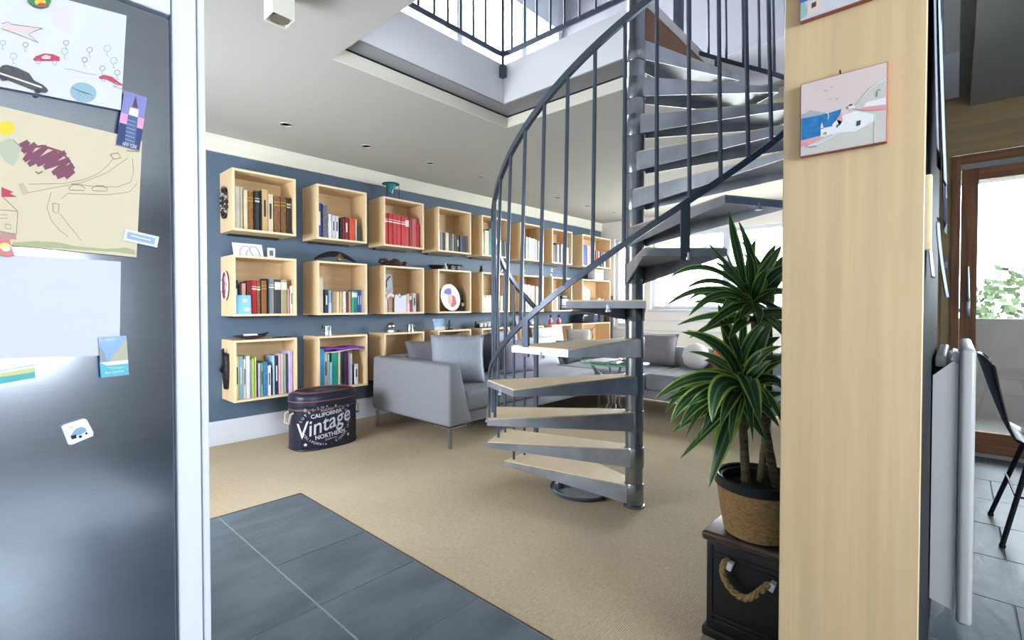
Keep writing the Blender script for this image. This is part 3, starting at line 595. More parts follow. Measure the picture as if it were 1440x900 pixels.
prt(MB().rbox(x - .003, x + .253, YF + .057, YF + .203, z + .13, z + .175, .004, 1), 'lid', M_porc, o)
o = MB().lathe([(.05, 0), (.055, .012), (.03, .03), (0, .035)], (COLS[7][0] + .3, YF + .05, z), 16).build('pebble_dish', mat('grey_stone', '#8a8a88', .6), loc=(COLS[7][0] + .3, YF + .05, z)); tag(o, 'grey pebble in front of the white box', 'stone')
# top row: teal lantern and white vase
x, z = top(2, 0, 0)
t = thing('glass_lantern', 'teal glass lantern in a thin wire stand above the red books', 'lantern', (x + .14, YF + .13, z))
c_ = (x + .17, YF + .13)
for i in range(3):
    a = radians(90 + 120 * i); prt(MB().tube([(c_[0] + .085 * cos(a), c_[1] + .085 * sin(a), z), (c_[0] + .082 * cos(a), c_[1] + .082 * sin(a), z + .17)], .003, 6), 'wire_leg', M_black, t)
prt(MB().tube([(c_[0] + .084 * cos(q * pi / 12), c_[1] + .084 * sin(q * pi / 12), z + .17) for q in range(24)], .004, 6, closed=True), 'wire_ring', M_black, t)
prt(MB().lathe([(.0, .062), (.022, .066), (.024, .10), (.06, .165), (.084, .172), (.08, .176), (.056, .168), (.02, .105), (0, .1)], (c_[0], c_[1], z), 20), 'glass_cup', mat('teal_glass', '#1f7f86', .08, coat=.5), t)
x, z = top(7, 0, .5)
t = thing('white_vase', 'narrow white vase standing on the last top-row box', 'vase', (x, YF + .1, z))
prt(MB().lathe([(.028, 0), (.032, .02), (.03, .07), (.018, .10), (.02, .12)], (x, YF + .1, z), 16), 'vase_body', M_porc, t); prt(MB().lathe([(.020, .12), (.022, .123), (.02, .126)], (x, YF + .1, z), 16), 'rim', M_silver, t)
# bottom row tops
x, z = top(0, 2, 0)
t = thing('painted_fan_dish', 'dark boat-shaped dish holding a white cloth, above the pastel books', 'dish', (x + .15, YF + .07, z))
prt(MB().lathe([(.02, 0), (.07, .012), (.1, .03), (.096, .033), (.06, .018), (0, .01)], (x + .15, YF + .08, z), 24, sx=1.35, sy=.7), 'dish_shell', mat('plum_lacquer', '#4a2f45', .3, var=.5, vscale=30), t)
prt(MB().rbox(x + .10, x + .20, YF + .05, YF + .10, z + .02, z + .045, .01, 2), 'folded_cloth', M_card, t)
prt(MB().tube([(x + .21, YF + .07, z + .03), (x + .25, YF + .07, z + .036), (x + .29, YF + .07, z + .05)], [.012, .01, .004], 8), 'spout', M_blackcarv, t)
t = MB().tube([(x + .31, YF + .05, z + .006), (x + .38, YF + .05, z + .007), (x + .47, YF + .05, z + .006)], [.003, .006, .003], 8).build('black_pen', M_black, loc=(x + .38, YF + .05, z)); tag(t, 'thin black pen lying on the first bottom-row box', 'pen')
def mug(name, label, x, z, r, h, side=-1, extra=True):
    t = thing(name, label, 'mug', (x, YF + .07, z))
    prt(MB().lathe([(r * 1.05, 0), (r, .006), (r * .96, h * .5), (r, h), (r * .92, h), (r * .88, .01), (0, .008)], (x, YF + .07, z), 20), 'cup', M_silver, t)
    prt(MB().tube([(x + side * r, YF + .07, z + h * .2), (x + side * (r + .022), YF + .07, z + h * .25), (x + side * (r + .03), YF + .07, z + h * .6), (x + side * r, YF + .07, z + h * .85)], .005, 8), 'handle', M_silver, t)
    if extra: prt(MB().tube([(x + side * (r + .02), YF + .07, z + h * .8), (x + side * (r + .012), YF + .07, z + h * 1.2)], [.009, .004], 8), 'thumb_rest', M_black, t)
    return t
x, z = top(1, 2, .26); mug('pewter_tankard', 'pewter tankard with black thumb rest on the second bottom-row box', x, z, .034, .085)
x, z = top(2, 2, .25)
t = thing('silver_globe', 'shiny silver globe on a white foot, bottom row', 'ornament', (x, YF + .07, z))
prt(MB().lathe([(0, -.04), (.02, -.035), (.035, -.02), (.04, 0), (.035, .02), (.02, .035), (0, .04)], (x, YF + .07, z + .062), 20), 'globe', M_silver, t); prt(MB().rbox(x - .025, x + .025, YF + .05, YF + .09, z, z + .024, .004, 2), 'foot', M_porc, t)
o = MB().tube([(x + .07, YF + .06, z + .001), (x + .085, YF + .06, z + .02), (x + .11, YF + .06, z + .004)], [.006, .008, .005], 6).build('small_figurine', M_blackcarv, loc=(x + .09, YF + .06, z)); tag(o, 'tiny black animal between the silver globe and jug', 'figurine')
x, z = top(2, 2, .74); mug('silver_jug', 'silver jug with curved spout on the third bottom-row box', x, z, .034, .075, 1, False)
x, z = top(3, 2, 0)
t = thing('beach_picture', 'small blue watercolour leaning on the fourth bottom-row box', 'picture', (x + .05, YF + .06, z))
prt(flatcard(MB(), x - .0, x + .155, z, .125, YF + .06, .03, .01), 'canvas', mat('seascape_print', '#a9c3dc', .6, var=.4, vscale=14, col2='#6f9cc4'), t); prt(flatcard(MB(), x + .005, x + .15, z + .006, .03, YF + .0595, .007, .001), 'sand_strip', mat('sand_print', '#d9c9b4', .7), t)
t = thing('candle_figure', 'black three-armed candle holder beside the watercolour', 'candle holder', (x + .2, YF + .05, z))
prt(MB().lathe([(.05, 0), (.05, .008), (.012, .014), (.01, .09), (.014, .1), (0, .105)], (x + .2, YF + .05, z), 14), 'stem', M_black, t)
for s_ in (-1, 1): prt(MB().tube([(x + .2, YF + .05, z + .03), (x + .2 + .03 * s_, YF + .05, z + .035), (x + .2 + .034 * s_, YF + .05, z + .07)], .006, 6), 'arm', M_black, t)
x, z = top(4, 2, 0)
t = thing('shot_glass_case', 'black case holding a row of small glasses, bottom row', 'case', (x + .14, YF + .07, z))
prt(MB().rbox(x + .0, x + .36, YF + .1, YF + .13, z, z + .08, .004, 2), 'case_back', M_black, t); prt(MB().rbox(x + .0, x + .36, YF + .03, YF + .1, z, z + .012, .003, 1), 'case_tray', M_black, t)
for i in range(5): prt(MB().lathe([(.018, 0), (.024, .045), (.022, .045), (.015, .004), (0, .004)], (x + .05 + .065 * i, YF + .065, z + .013), 12), 'glass', M_porc, t)
x, z = top(5, 2, 0)
t = thing('dark_picture', 'dark picture with white mat leaning behind the railing', 'picture', (x + .1, YF + .08, z))
prt(flatcard(MB(), x + .02, x + .13, z, .14, YF + .08, .035, .01), 'frame_back', M_black, t); prt(flatcard(MB(), x + .085, x + .128, z + .008, .12, YF + .0785, .03, .002), 'white_mat', M_card, t)
o = MB().rbox(x + .2, x + .43, YF + .06, YF + .2, z, z + .085, .006, 2).build('dark_box', mat('navy_box', '#2b3444', .4), loc=(x + .3, YF + .1, z)); tag(o, 'dark blue box on the sixth bottom-row box shelf', 'box'); prt(MB().box(x + .3, x + .34, YF + .0585, YF + .0605, z + .02, z + .06), 'box_label', M_card, o)
for k, (fx, lb) in enumerate(((.1, 'left of the two red perfume bottles on the bottom row'), (.50, 'right of the two red perfume bottles, next to the speaker'))):
    x, z = top(6, 2, fx)
    t = thing('perfume_bottle', lb, 'bottle', (x, YF + .06, z), 'red perfume bottles')
    prt(MB().lathe([(.03, 0), (.04, .01), (.044, .04), (.036, .07), (.012, .085), (.011, .1), (0, .1)], (x, YF + .06, z), 18, sy=.6), 'bottle_body', mat('ruby_glass', '#b0344a', .08, coat=.6, var=.2, vscale=20), t)
    prt(MB().lathe([(.014, .1), (.02, .11), (.019, .13), (.008, .14), (0, .142)], (x, YF + .06, z), 14), 'stopper', M_darkwood, t)
    o = prt(MB().box(x + .048, x + .075, YF + .055, YF + .065, z, z + .07), 'price_card', M_card, t) if False else None
x, z = top(7, 2, -.05)
t = thing('radio_speaker', 'glossy black radio speaker on the last bottom-row box', 'radio', (x + .28, YF + .1, z))
prt(MB().rbox(x + .1, x + .5, YF + .02, YF + .2, z, z + .14, .02, 3), 'speaker_body', mat('gloss_black', '#12151f', .12, coat=.5), t); prt(MB().lathe([(0, -.004), (.05, -.004), (.05, .004), (0, .004)], (x + .42, YF + .018, z + .07), 20, fn=Rx(90)), 'speaker_cone', mat('blue_cone', '#2c3f74', .3), t)
# inside the middle row boxes
x0, zb = COLS[0][0] + TH, ROWS[1][1] + TH
t = thing('greeting_card', 'light blue card with pink blots in front of the middle-row books', 'card', (x0 + .06, YF + .012, zb))
prt(flatcard(MB(), x0 + .004, x0 + .115, zb, .15, YF + .006, .012, .002), 'card_sheet', mat('sky_card', '#7fc4ea', .6), t)
for u, v, s_ in ((.6, .72, .018), (.7, .25, .02)): prt(MB().lathe([(0, 0), (s_, 0), (s_, .001), (0, .001)], (x0 + .004 + .111 * u, YF + .0035 + .012 * v, zb + .15 * v), 14, fn=Rx(90), sx=1.2, sy=.8), 'painted_blot', mat('pink_blot', '#e9c3c6', .6), t)
x0, x1 = COLS[2][0] + TH, COLS[2][1] - TH
t = thing('leaning_photo', 'pale blue-grey photo of a heron standing on the pink books', 'photo', (x0 + .06, YF + .06, zb + .2))
prt(flatcard(MB(), x0 + .006, x0 + .128, zb + .1985, .185, YF + .06, .03, .003), 'photo_sheet', mat('misty_photo', '#aebac4', .4, var=.25, vscale=10), t)
prt(card_stroke(MB(), [(.25, .1), (.4, .35), (.42, .6), (.6, .72), (.85, .9)], x0 + .006, zb + .1985, .122, .185, YF + .06, .03, .007), 'dark_bird', mat('shadow_grey', '#4d5860', .6), t)
t = thing('gift_bag', 'white paper bag in front of the pink books', 'bag', (x0 + .18, YF + .01, zb))
prt(MB().prism([(x0 + .115, zb + .001), (x0 + .245, zb + .001), (x0 + .245, zb + .17), (x0 + .115, zb + .17)], YF + .004, YF + .022, lambda a, b, c: (a, c, b)), 'paper', mat('lilac_paper', '#dedbe8', .7), t)
prt(MB().tube([(x0 + .155, YF + .003, zb + .165), (x0 + .165, YF + .002, zb + .15), (x0 + .18, YF + .002, zb + .15), (x0 + .19, YF + .003, zb + .17)], .0022, 6), 'string', M_ink, t)
o = MB().tube([(x0 + .02, YF + .012, zb + .14), (x0 + .05, YF + .01, zb + .175), (x0 + .09, YF + .012, zb + .165), (x0 + .1, YF + .014, zb + .15)], [.012, .02, .018, .006], 8).build('tissue_flower', mat('blush_tissue', '#ead3ce', .8), loc=(x0 + .06, YF + .012, zb)); tag(o, 'blush tissue paper flower above the pink books', 'flower')
x0, x1 = COLS[3][0] + TH, COLS[3][1] - TH
t = thing('painted_plate', 'round white plate with a blue and red painted figure in the fourth middle box', 'plate', (x0 + .2, YF + .05, zb))
R_ = Rx(90 - 12)
cp = (x0 + .19, YF + .05, zb + .155)
prt(MB().lathe([(0, 0), (.10, 0), (.152, .012), (.153, .016), (.10, .006), (0, .006)], cp, 36, fn=R_, sx=.92), 'plate_disc', M_porc, t)
def onplate(pts, m, nm, dz=.0075):
    P = [Vector(cp) + R_ @ Vector((u, v, dz)) for u, v in pts]; n_ = len(P)
    prt(MB().add(P, [tuple(range(n_))]), nm, m, t)
onplate([(-.085, .05), (-.06, .11), (-.01, .128), (.03, .10), (.03, .05), (-.02, .03)], mat('cobalt_glaze', '#7d83c9', .3), 'blue_veil')
onplate([(-.02, .03), (.03, .05), (.04, -.02), (.0, -.1), (-.04, -.06)], mat('skin_glaze', '#d9b6a4', .3), 'painted_dress', .008)
onplate([(.035, .03), (.075, .01), (.085, -.08), (.03, -.125), (-.01, -.10), (.03, -.03)], mat('rose_glaze', '#c25b6a', .3), 'painted_robe', .0082)
o = MB().rbox(x0 + .25, x0 + .40, YF + .13, YF + .20, zb, zb + .27, .006, 2).build('camera_case', mat('charcoal_case', '#44474a', .6), loc=(x0 + .3, YF + .16, zb)); tag(o, 'charcoal case standing behind the painted plate', 'case'); prt(MB().box(x0 + .33, x0 + .36, YF + .1285, YF + .1305, zb + .1, zb + .14), 'case_clip', M_silver, o)
o = MB().rbox(x0 + .01, x0 + .10, YF + .16, YF + .19, zb, zb + .34, .004, 1).build('blue_postcard', mat('night_postcard', '#27364a', .4, var=.5, vscale=20), loc=(x0 + .05, YF + .17, zb)); tag(o, 'dark blue picture block behind the painted plate', 'picture'); prt(MB().box(x0 + .015, x0 + .095, YF + .1585, YF + .1605, zb + .02, zb + .12), 'pale_foot', M_card, o)
o = MB().lathe([(.018, 0), (.02, .05), (.016, .13), (.008, .14), (.008, .2), (0, .2)], (x0 + .415, YF + .09, zb), 14).build('dark_bottle', mat('cola_glass', '#2a2426', .15, coat=.4), loc=(x0 + .41, YF + .09, zb)); tag(o, 'slim dark bottle right of the painted plate', 'bottle'); prt(MB().lathe([(.0205, .06), (.0205, .1)], (x0 + .415, YF + .09, zb), 14), 'bottle_label', M_pale, o)
x0 = COLS[4][0] + TH
o = flatcard(MB(), x0 + .02, x0 + .15, zb, .16, YF + .004, .015, .008).build('place_card', M_card, loc=(x0 + .08, YF + .01, zb)); tag(o, 'white folded card before the short cream books', 'card'); 
x0 = COLS[6][0] + TH
t = thing('black_device', 'small black device with a grey tray in the seventh middle box', 'device', (x0 + .33, YF + .06, zb))
prt(MB().rbox(x0 + .24, x0 + .43, YF + .03, YF + .17, zb, zb + .07, .01, 2), 'device_body', M_black, t); prt(MB().rbox(x0 + .25, x0 + .42, YF + .02, YF + .13, zb + .07, zb + .16, .008, 2), 'device_tray', mat('silver_grey', '#b9bec6', .4), t); prt(MB().rbox(x0 + .26, x0 + .41, YF + .03, YF + .12, zb + .16, zb + .21, .008, 2), 'device_lid', M_black, t)
# purple folder lying on the second bottom-row books
x0 = COLS[1][0] + TH; zb = ROWS[2][1] + TH; hh = ROWS[2][0] - ROWS[2][1] - 2 * TH; zt = zb + .70 * hh + .012
t = thing('purple_folder', 'purple folder lying across the bottom-row books', 'folder', (x0 + .25, YF + .1, zt))
xx = [x0 + .065 + .375 * i / 12 for i in range(13)]
prt(MB().grid([[(x, y, zt + .012 + .004 * sin(i * .9)) for y in (YF + .012, YF + .2)] for i, x in enumerate(xx)]), 'cover', mat('purple_card', '#7a36b4', .4), t).modifiers.new('t', 'SOLIDIFY').thickness = .016
o = prt(MB().grid([[(x, y, zt - .004 - .010 * sin(pi * i / 6 + .2)) for y in (YF + .010, YF + .2)] for i, x in enumerate(xx)]), 'paper_sheet', mat('cream_sheet', '#e2dbc6', .8), t); o.modifiers.new('t', 'SOLIDIFY').thickness = .004
# dark blue boxes in the third bottom-row box, twig ornament in the last
x0 = COLS[2][0] + TH
for k, (a, b, h) in enumerate(((.12, .25, .20), (.26, .43, .215))):
    o = MB().rbox(x0 + a, x0 + b, YF + .05, YF + .2, zb, zb + h, .006, 2).build('navy_box', mat('navy_cloth_box', '#27305a', .6, var=.3, vscale=20), loc=(x0 + (a + b) / 2, YF + .1, zb)); tag(o, ['shorter', 'taller'][k] + ' navy box seen just above the sofa arm', 'box', 'navy boxes behind the sofa'); prt(MB().box(x0 + a + .02, x0 + b - .02, YF + .0485, YF + .051, zb + h - .05, zb + h - .02), 'box_label', M_card, o)
x0 = COLS[7][0]
o = MB().tube([(x0 + .3, YF + .08, zb), (x0 + .34, YF + .08, zb + .15), (x0 + .42, YF + .08, zb + .25), (x0 + .40, YF + .09, zb + .36), (x0 + .48, YF + .08, zb + .41)], [.014, .012, .01, .008, .004], 6).build('twig_ornament', M_darkwood, loc=(x0 + .4, YF + .08, zb)); tag(o, 'crooked twig ornament in the last bottom-row box', 'ornament'); prt(MB().tube([(x0 + .34, YF + .08, zb + .15), (x0 + .29, YF + .08, zb + .26), (x0 + .31, YF + .08, zb + .36)], [.009, .007, .003], 6), 'twig_branch', M_darkwood, o)
# ornaments hanging on the outer side of the first column
xs = COLS[0][0]
t = thing('bead_wreath', 'black oval bead wreath hung on the side of the top-left box', 'wreath', (xs - .01, YF + .14, 1.96))
N = 18
for i in range(N):
    a = 2 * pi * i / N; p = (xs - .016, YF + .14 + .05 * cos(a), 1.965 + .115 * sin(a))
    prt(MB().lathe([(0, -.017), (.013, -.010), (.0165, 0), (.013, .010), (0, .017)], p, 8), 'bead', [M_blackcarv, M_blackcarv, M_silver][i % 3], t)
prt(MB().tube([(xs - .012, YF + .14 + .05 * cos(2 * pi * i / N), 1.965 + .115 * sin(2 * pi * i / N)) for i in range(N)], .006, 6, closed=True), 'cord', M_black, t)
t = thing('portrait_plaque', 'oval red plaque with a white profile on the middle-left box side', 'plaque', (xs - .01, YF + .16, 1.3))
cpl = Vector((xs - .002, YF + .15, 1.305)); Rp = Ry(-90)
prt(MB().lathe([(0, 0), (.118, 0), (.118, .012), (.110, .016), (.104, .011), (0, .011)], cpl, 36, fn=Rp, sy=.62), 'plaque_oval', mat('crimson_enamel', '#7a1732', .3), t)
prt(MB().tube([cpl + Rp @ Vector((.114 * cos(i * pi / 18), .0707 * sin(i * pi / 18), .013)) for i in range(36)], .006, 6, closed=True), 'white_rim', M_card, t)
def onpl(pts, m, nm, dz):
    P = [cpl + Rp @ Vector((v, -u, dz)) for u, v in pts]; prt(MB().add(P, [tuple(range(len(P)))]), nm, m, t)
onpl([(.0, .08), (.03, .075), (.045, .03), (.03, .01), (.05, -.02), (.045, -.07), (.005, -.09), (.015, -.04), (-.005, -.02), (.01, .02), (-.012, .05)], mat('grey_relief', '#b9b3ba', .5), 'profile_relief', .0125)
t = thing('wooden_mask', 'tall black carved mask on the side of the bottom-left box', 'mask', (xs - .02, YF + .15, .6))
prt(MB().lathe([(.0, -.17), (.03, -.16), (.045, -.08), (.05, .02), (.046, .10), (.05, .115), (.03, .125), (0, .128)], (xs - .012, YF + .145, .640), 14, sx=.55, sy=1), 'mask_face', M_blackcarv, t)
prt(MB().tube([(xs - .03, YF + .145, .76), (xs - .03, YF + .16, .79), (xs - .02, YF + .17, .80)], [.012, .01, .005], 8), 'horn', M_blackcarv, t)
prt(MB().tube([(xs - .04, YF + .145, .68), (xs - .052, YF + .145, .63), (xs - .04, YF + .145, .61)], [.008, .011, .006], 8), 'nose', M_blackcarv, t)
# recessed ceiling spots
M_lens = mat('spot_lens', '#d9dcdf', .2)
for i in range(8):
    x = 1.603 + .688 * i
    t = thing('recessed_spot', 'recessed ceiling spot, %s from the fridge side' % ORD[i], 'ceiling light', (x, 3.795, CZ), 'recessed spots above the box shelves')
    prt(MB().lathe([(.042, -.006), (.044, -.003), (.042, .0), (.03, .0), (.03, -.004)], (x, 3.795, CZ), 20, caps=False), 'trim_ring', mat('white_spot_ring', '#d5d6d4', .4, .2), t)
    prt(MB().lathe([(0, -.0025), (.03, -.0025)], (x, 3.795, CZ), 16), 'lens', M_lens, t)
# square surface spot by the fridge
cc = [atz(*q, 2.40) for q in ((375.7, 26.3), (383, 19), (411, 30.7), (401.3, 38))]; mc = sum(cc, Vector()) / 4
t = thing('surface_spot', 'white square ceiling spotlight near the fridge', 'ceiling light', (mc.x, mc.y, CZ)); hs = .047
V = []
def sq(h, z): return [(mc.x - h, mc.y - h, z), (mc.x + h, mc.y - h, z), (mc.x + h, mc.y + h, z), (mc.x - h, mc.y + h, z)]
V = sq(hs, CZ) + sq(hs, 2.40) + sq(hs - .004, 2.40) + sq(hs - .004, 2.43)
Fs = [(0, 3, 2, 1), (12, 13, 14, 15)]
for k in range(3):
    for i in range(4): Fs.append((k * 4 + i, k * 4 + (i + 1) % 4, k * 4 + 4 + (i + 1) % 4, k * 4 + 4 + i))
prt(MB().add(V, Fs), 'housing', mat('ivory_housing', '#e8e6da', .5), t)
prt(MB().lathe([(.0405, .002), (.0405, .012), (.030, .02), (.026, .026), (0, .029)], (mc.x, mc.y, 2.40), 24), 'lamp_ring', M_silver, t)
prt(MB().lathe([(0, .02), (.025, .02)], (mc.x, mc.y, 2.40), 20), 'lamp_lens', M_lens, t)

# ================================================================== SOFA, CUSHIONS, TABLE, TIN
M_sofa = mat('grey_sofa_weave', '#8e9097', .9, var=.10, vscale=160, bump=.25, bscale=400, spec=.2)
M_leg = mat('satin_chrome', '#9fa2a8', .3, .9)
sf = thing('corner_sofa', 'grey fabric corner sofa with slim metal legs', 'sofa', (4.0, 3.5, 0))
# near arm: leaning inner face, soft edges
def loft(secs, n_seg=3, r=.03):
    bm = bmesh.new(); vs = [bm.verts.new(p) for p in secs]
    for f in ((0, 3, 2, 1), (4, 5, 6, 7), (0, 1, 5, 4), (1, 2, 6, 5), (2, 3, 7, 6), (3, 0, 4, 7)): bm.faces.new([vs[i] for i in f])
    bmesh.ops.bevel(bm, geom=bm.edges[:], offset=r, segments=n_seg, profile=.5, affect='EDGES'); bm.verts.index_update()
    mb = MB().add([v.co.copy() for v in bm.verts], [tuple(v.index for v in f.verts) for f in bm.faces], True); bm.free(); return mb
loft([(2.505, 2.955, .17), (2.765, 2.955, .17), (2.765, 4.08, .17), (2.505, 4.08, .17), (2.535, 2.985, .665), (2.665, 3.0, .665), (2.70, 4.08, .665), (2.515, 4.08, .665)]).build('arm', M_sofa, sf)
loft([(2.60, 3.94, .17), (5.70, 3.94, .17), (5.70, 4.10, .17), (2.60, 4.10, .17), (2.60, 3.97, .665), (5.70, 3.97, .665), (5.70, 4.09, .665), (2.60, 4.09, .665)]).build('back_rest', M_sofa, sf)
loft([(5.52, 1.15, .17), (5.70, 1.15, .17), (5.70, 4.0, .17), (5.52, 4.0, .17), (5.57, 1.15, .655), (5.69, 1.15, .655), (5.69, 4.0, .655), (5.57, 4.0, .655)]).build('back_rest', M_sofa, sf)
MB().rbox(2.74, 5.55, 2.985, 3.96, .17, .262, .012, 2).build('base_frame', M_sofa, sf)
MB().rbox(4.70, 5.55, 1.15, 2.99, .17, .262, .012, 2).build('base_frame', M_sofa, sf)
MB().rbox(2.70, 4.66, 2.965, 3.96, .262, .435, .045, 4).build('seat_cushion', M_sofa, sf)
MB().rbox(4.67, 5.54, 2.40, 3.96, .262, .435, .045, 4).build('seat_cushion', M_sofa, sf)
MB().rbox(4.67, 5.54, 1.16, 2.39, .262, .435, .045, 4).build('seat_cushion', M_sofa, sf)
for x, y in ((2.53, 2.975), (2.54, 4.04), (4.72, 2.97), (4.73, 1.2), (5.66, 1.2), (5.66, 4.05)):
    MB().box(x - .012, x + .012, y - .012, y + .012, 0, .158).build('leg', M_leg, sf)
MB().prism([(2.515, 2.96), (2.70, 2.96), (2.70, 2.985), (2.54, 2.985), (2.54, 3.16), (2.515, 3.16)], .158, .1695).build('leg_bracket', M_leg, sf)

def pillow(label, c, w, h, t, yaw, lean, m, group='loose sofa cushions', puff=1.0, name='cushion'):
    """c is the middle of the lower edge"""
    R = Rz(yaw) @ Rx(-lean); N = 12; c = Vector(c)
    def P(u, v, s):
        k = 1 - .06 * (1 - abs(v)) if abs(u) > .98 else 1
        e = max(0, (1 - abs(u) ** 3.2)) ** .55 * max(0, (1 - abs(v) ** 3.2)) ** .55
        pin = 1 - .075 * (1 - v * v) * abs(u) ** 4; pin2 = 1 - .075 * (1 - u * u) * abs(v) ** 4
        return c + R @ Vector((u * w / 2 * pin, s * t / 2 * e * puff, h / 2 + v * h / 2 * pin2))
    mb = MB()
    for s in (1, -1):
        G = [[P(-1 + 2 * i / N, -1 + 2 * j / N, s) for j in range(N + 1)] for i in range(N + 1)]
        if s < 0: G = G[::-1]
        mb.grid(G)
    o = mb.build(name, m, loc=c, weld=True); tag(o, label, 'cushion', group)
    # seam piping along the edge
    ed = [P(-1 + 2 * i / N, -1, 1) for i in range(N)] + [P(1, -1 + 2 * j / N, 1) for j in range(N)] + [P(1 - 2 * i / N, 1, 1) for i in range(N)] + [P(-1, 1 - 2 * j / N, 1) for j in range(N)]
    MB().tube(ed, .004, 5, closed=True).build('piping', m, o)
    return o
fab = lambda n, c: mat(n, c, .92, var=.08, vscale=60, bump=.2, bscale=300, spec=.15)
C_l, C_t, C_n, C_v, C_w, C_g = fab('cushion_light_grey', '#aab0bd'), fab('cushion_taupe', '#77747c'), fab('cushion_charcoal', '#34353f'), fab('cushion_lavender', '#8e8b9c'), fab('cushion_pale', '#ccd0da'), fab('cushion_grey', '#858388')
SZ = .425
def px_seat(x, Y): p = aty(x, 520, Y); return p.x
pillow('big light grey cushion leaning by the sofa arm', (2.96, 3.36, SZ), .50, .47, .17, -38, 20, C_l)
pillow('taupe cushion tucked behind the big light grey cushion', (2.98, 3.72, SZ), .52, .40, .16, -8, 18, C_t)
pillow('charcoal cushion right of the big light grey cushion', (3.70, 3.70, SZ), .46, .43, .15, 6, 20, C_n)
pillow('pale cushion at the sofa back behind the railing post', (4.18, 3.86, SZ), .46, .44, .14, 0, 12, C_l)
pillow('lavender grey cushion behind the lowest balusters', (3.87, 3.40, SZ), .48, .38, .15, -4, 24, C_v)
pillow('taupe cushion against the sofa back, left of the charcoal one', (3.34, 3.86, SZ), .40, .43, .15, 4, 12, C_t)
pillow('pale blue-grey cushion seen left of the fourth step', (4.50, 3.56, SZ), .50, .38, .15, -6, 24, C_w)
pillow('dark patterned cushion seen between the fourth and fifth steps', (5.0, 3.50, SZ), .46, .32, .13, 10, 26, mat('cushion_dark_pattern', '#45434e', .9, var=.5, vscale=40, bump=.2, bscale=300))
pillow('white cushion below the red perfume bottles', (4.98, 3.86, SZ), .60, .45, .15, -4, 8, C_w)
pillow('beige cushion in the far sofa corner', (5.45, 3.74, SZ), .34, .42, .15, -50, 14, fab('cushion_beige', '#a8a19a'))
pillow('grey ribbed cushion on the window side, right of the pole', (5.40, 2.68, SZ), .60, .40, .18, -92, 16, C_g)
o = MB().lathe([(0, -.15), (.08, -.13), (.13, -.08), (.15, 0), (.13, .08), (.08, .13), (0, .15)], (5.40, 2.14, SZ + .15), 24, sx=.75).build('round_cushion', fab('cushion_ivory', '#dcd9d4'), loc=(5.40, 2.14, SZ)); tag(o, 'round ivory cushion half hidden by the plant', 'cushion', 'loose sofa cushions')
MB().lathe([(.0, .148), (.012, .154), (0, .158)], (5.40, 2.14, SZ + .15), 10).build('button', fab('cushion_ivory', '#dcd9d4'), o)
pillow('coral red cushion behind the round ivory cushion', (5.47, 1.78, SZ), .42, .24, .13, -92, 10, fab('cushion_coral', '#c25a4e'))
# grey curtain hanging by the narrow window
G = [[(WX - .10 + .02 * sin(i * 1.3), 4.17 + i * .012, z) for z in (.5, .8, 1.05, 1.3)] for i in range(14)]
o = MB().grid(G).build('curtain', fab('curtain_taupe', '#847d80'), loc=(WX - .1, 4.25, .5), solid=.004); tag(o, 'taupe curtain gathered beside the narrow window', 'curtain')
# coffee table
tc_ = (4.15, 2.44)
t = thing('coffee_table', 'round glass coffee table on curved chrome legs', 'table', (tc_[0], tc_[1], 0))
MB().lathe([(0, .588), (.325, .588), (.332, .594), (.332, .600), (.325, .604), (0, .604)], (*tc_, 0), 48).build('glass_top', glassmat('green_glass', (.72, .93, .88), .25), t)
MB().tube([(tc_[0] + .33 * cos(i * pi / 24), tc_[1] + .33 * sin(i * pi / 24), .596) for i in range(48)], .006, 6, closed=True).build('glass_edge', mat('glass_green_edge', '#6fc4b4', .1, coat=.5), t)
MB().lathe([(0, 0), (.22, 0), (.22, .012), (.19, .022), (0, .024)], (*tc_, 0), 36).build('base_disc', M_black, t)
for i in range(4):
    a = pi / 4 + i * pi / 2
    MB().tube([(tc_[0] + .12 * cos(a), tc_[1] + .12 * sin(a), .02), (tc_[0] + .05 * cos(a), tc_[1] + .05 * sin(a), .2), (tc_[0] + .07 * cos(a), tc_[1] + .07 * sin(a), .42), (tc_[0] + .24 * cos(a), tc_[1] + .24 * sin(a), .588)], .011, 8).build('leg', M_leg, t)
o = MB().rbox(tc_[0] - .12, tc_[0] + .12, tc_[1] + .02, tc_[1] + .19, .605, .617, .003, 1).build('magazine', M_card, loc=(tc_[0], tc_[1], .605)); tag(o, 'white magazine lying on the glass coffee table', 'magazine'); MB().box(tc_[0] - .117, tc_[0] + .117, tc_[1] + .023, tc_[1] + .187, .617, .618).build('cover', mat('magazine_cover', '#b9c2cc', .4, var=.3, vscale=15), o)
o = MB().lathe([(.04, 0), (.05, .004), (.10, .03), (.098, .034), (.05, .01), (0, .008)], (tc_[0] + .02, tc_[1] - .15, .605), 24).build('glass_bowl', mat('silver_bowl', '#aeb4bd', .15, .8), loc=(tc_[0], tc_[1] - .15, .605)); tag(o, 'silver bowl on the glass coffee table', 'bowl')
MB().lathe([(0, .0), (.02, .008), (.024, .024), (.014, .04), (0, .044)], (tc_[0] + .02, tc_[1] - .15, .615), 12).build('bowl_fruit', mat('dark_plum', '#3f2630', .4), o)
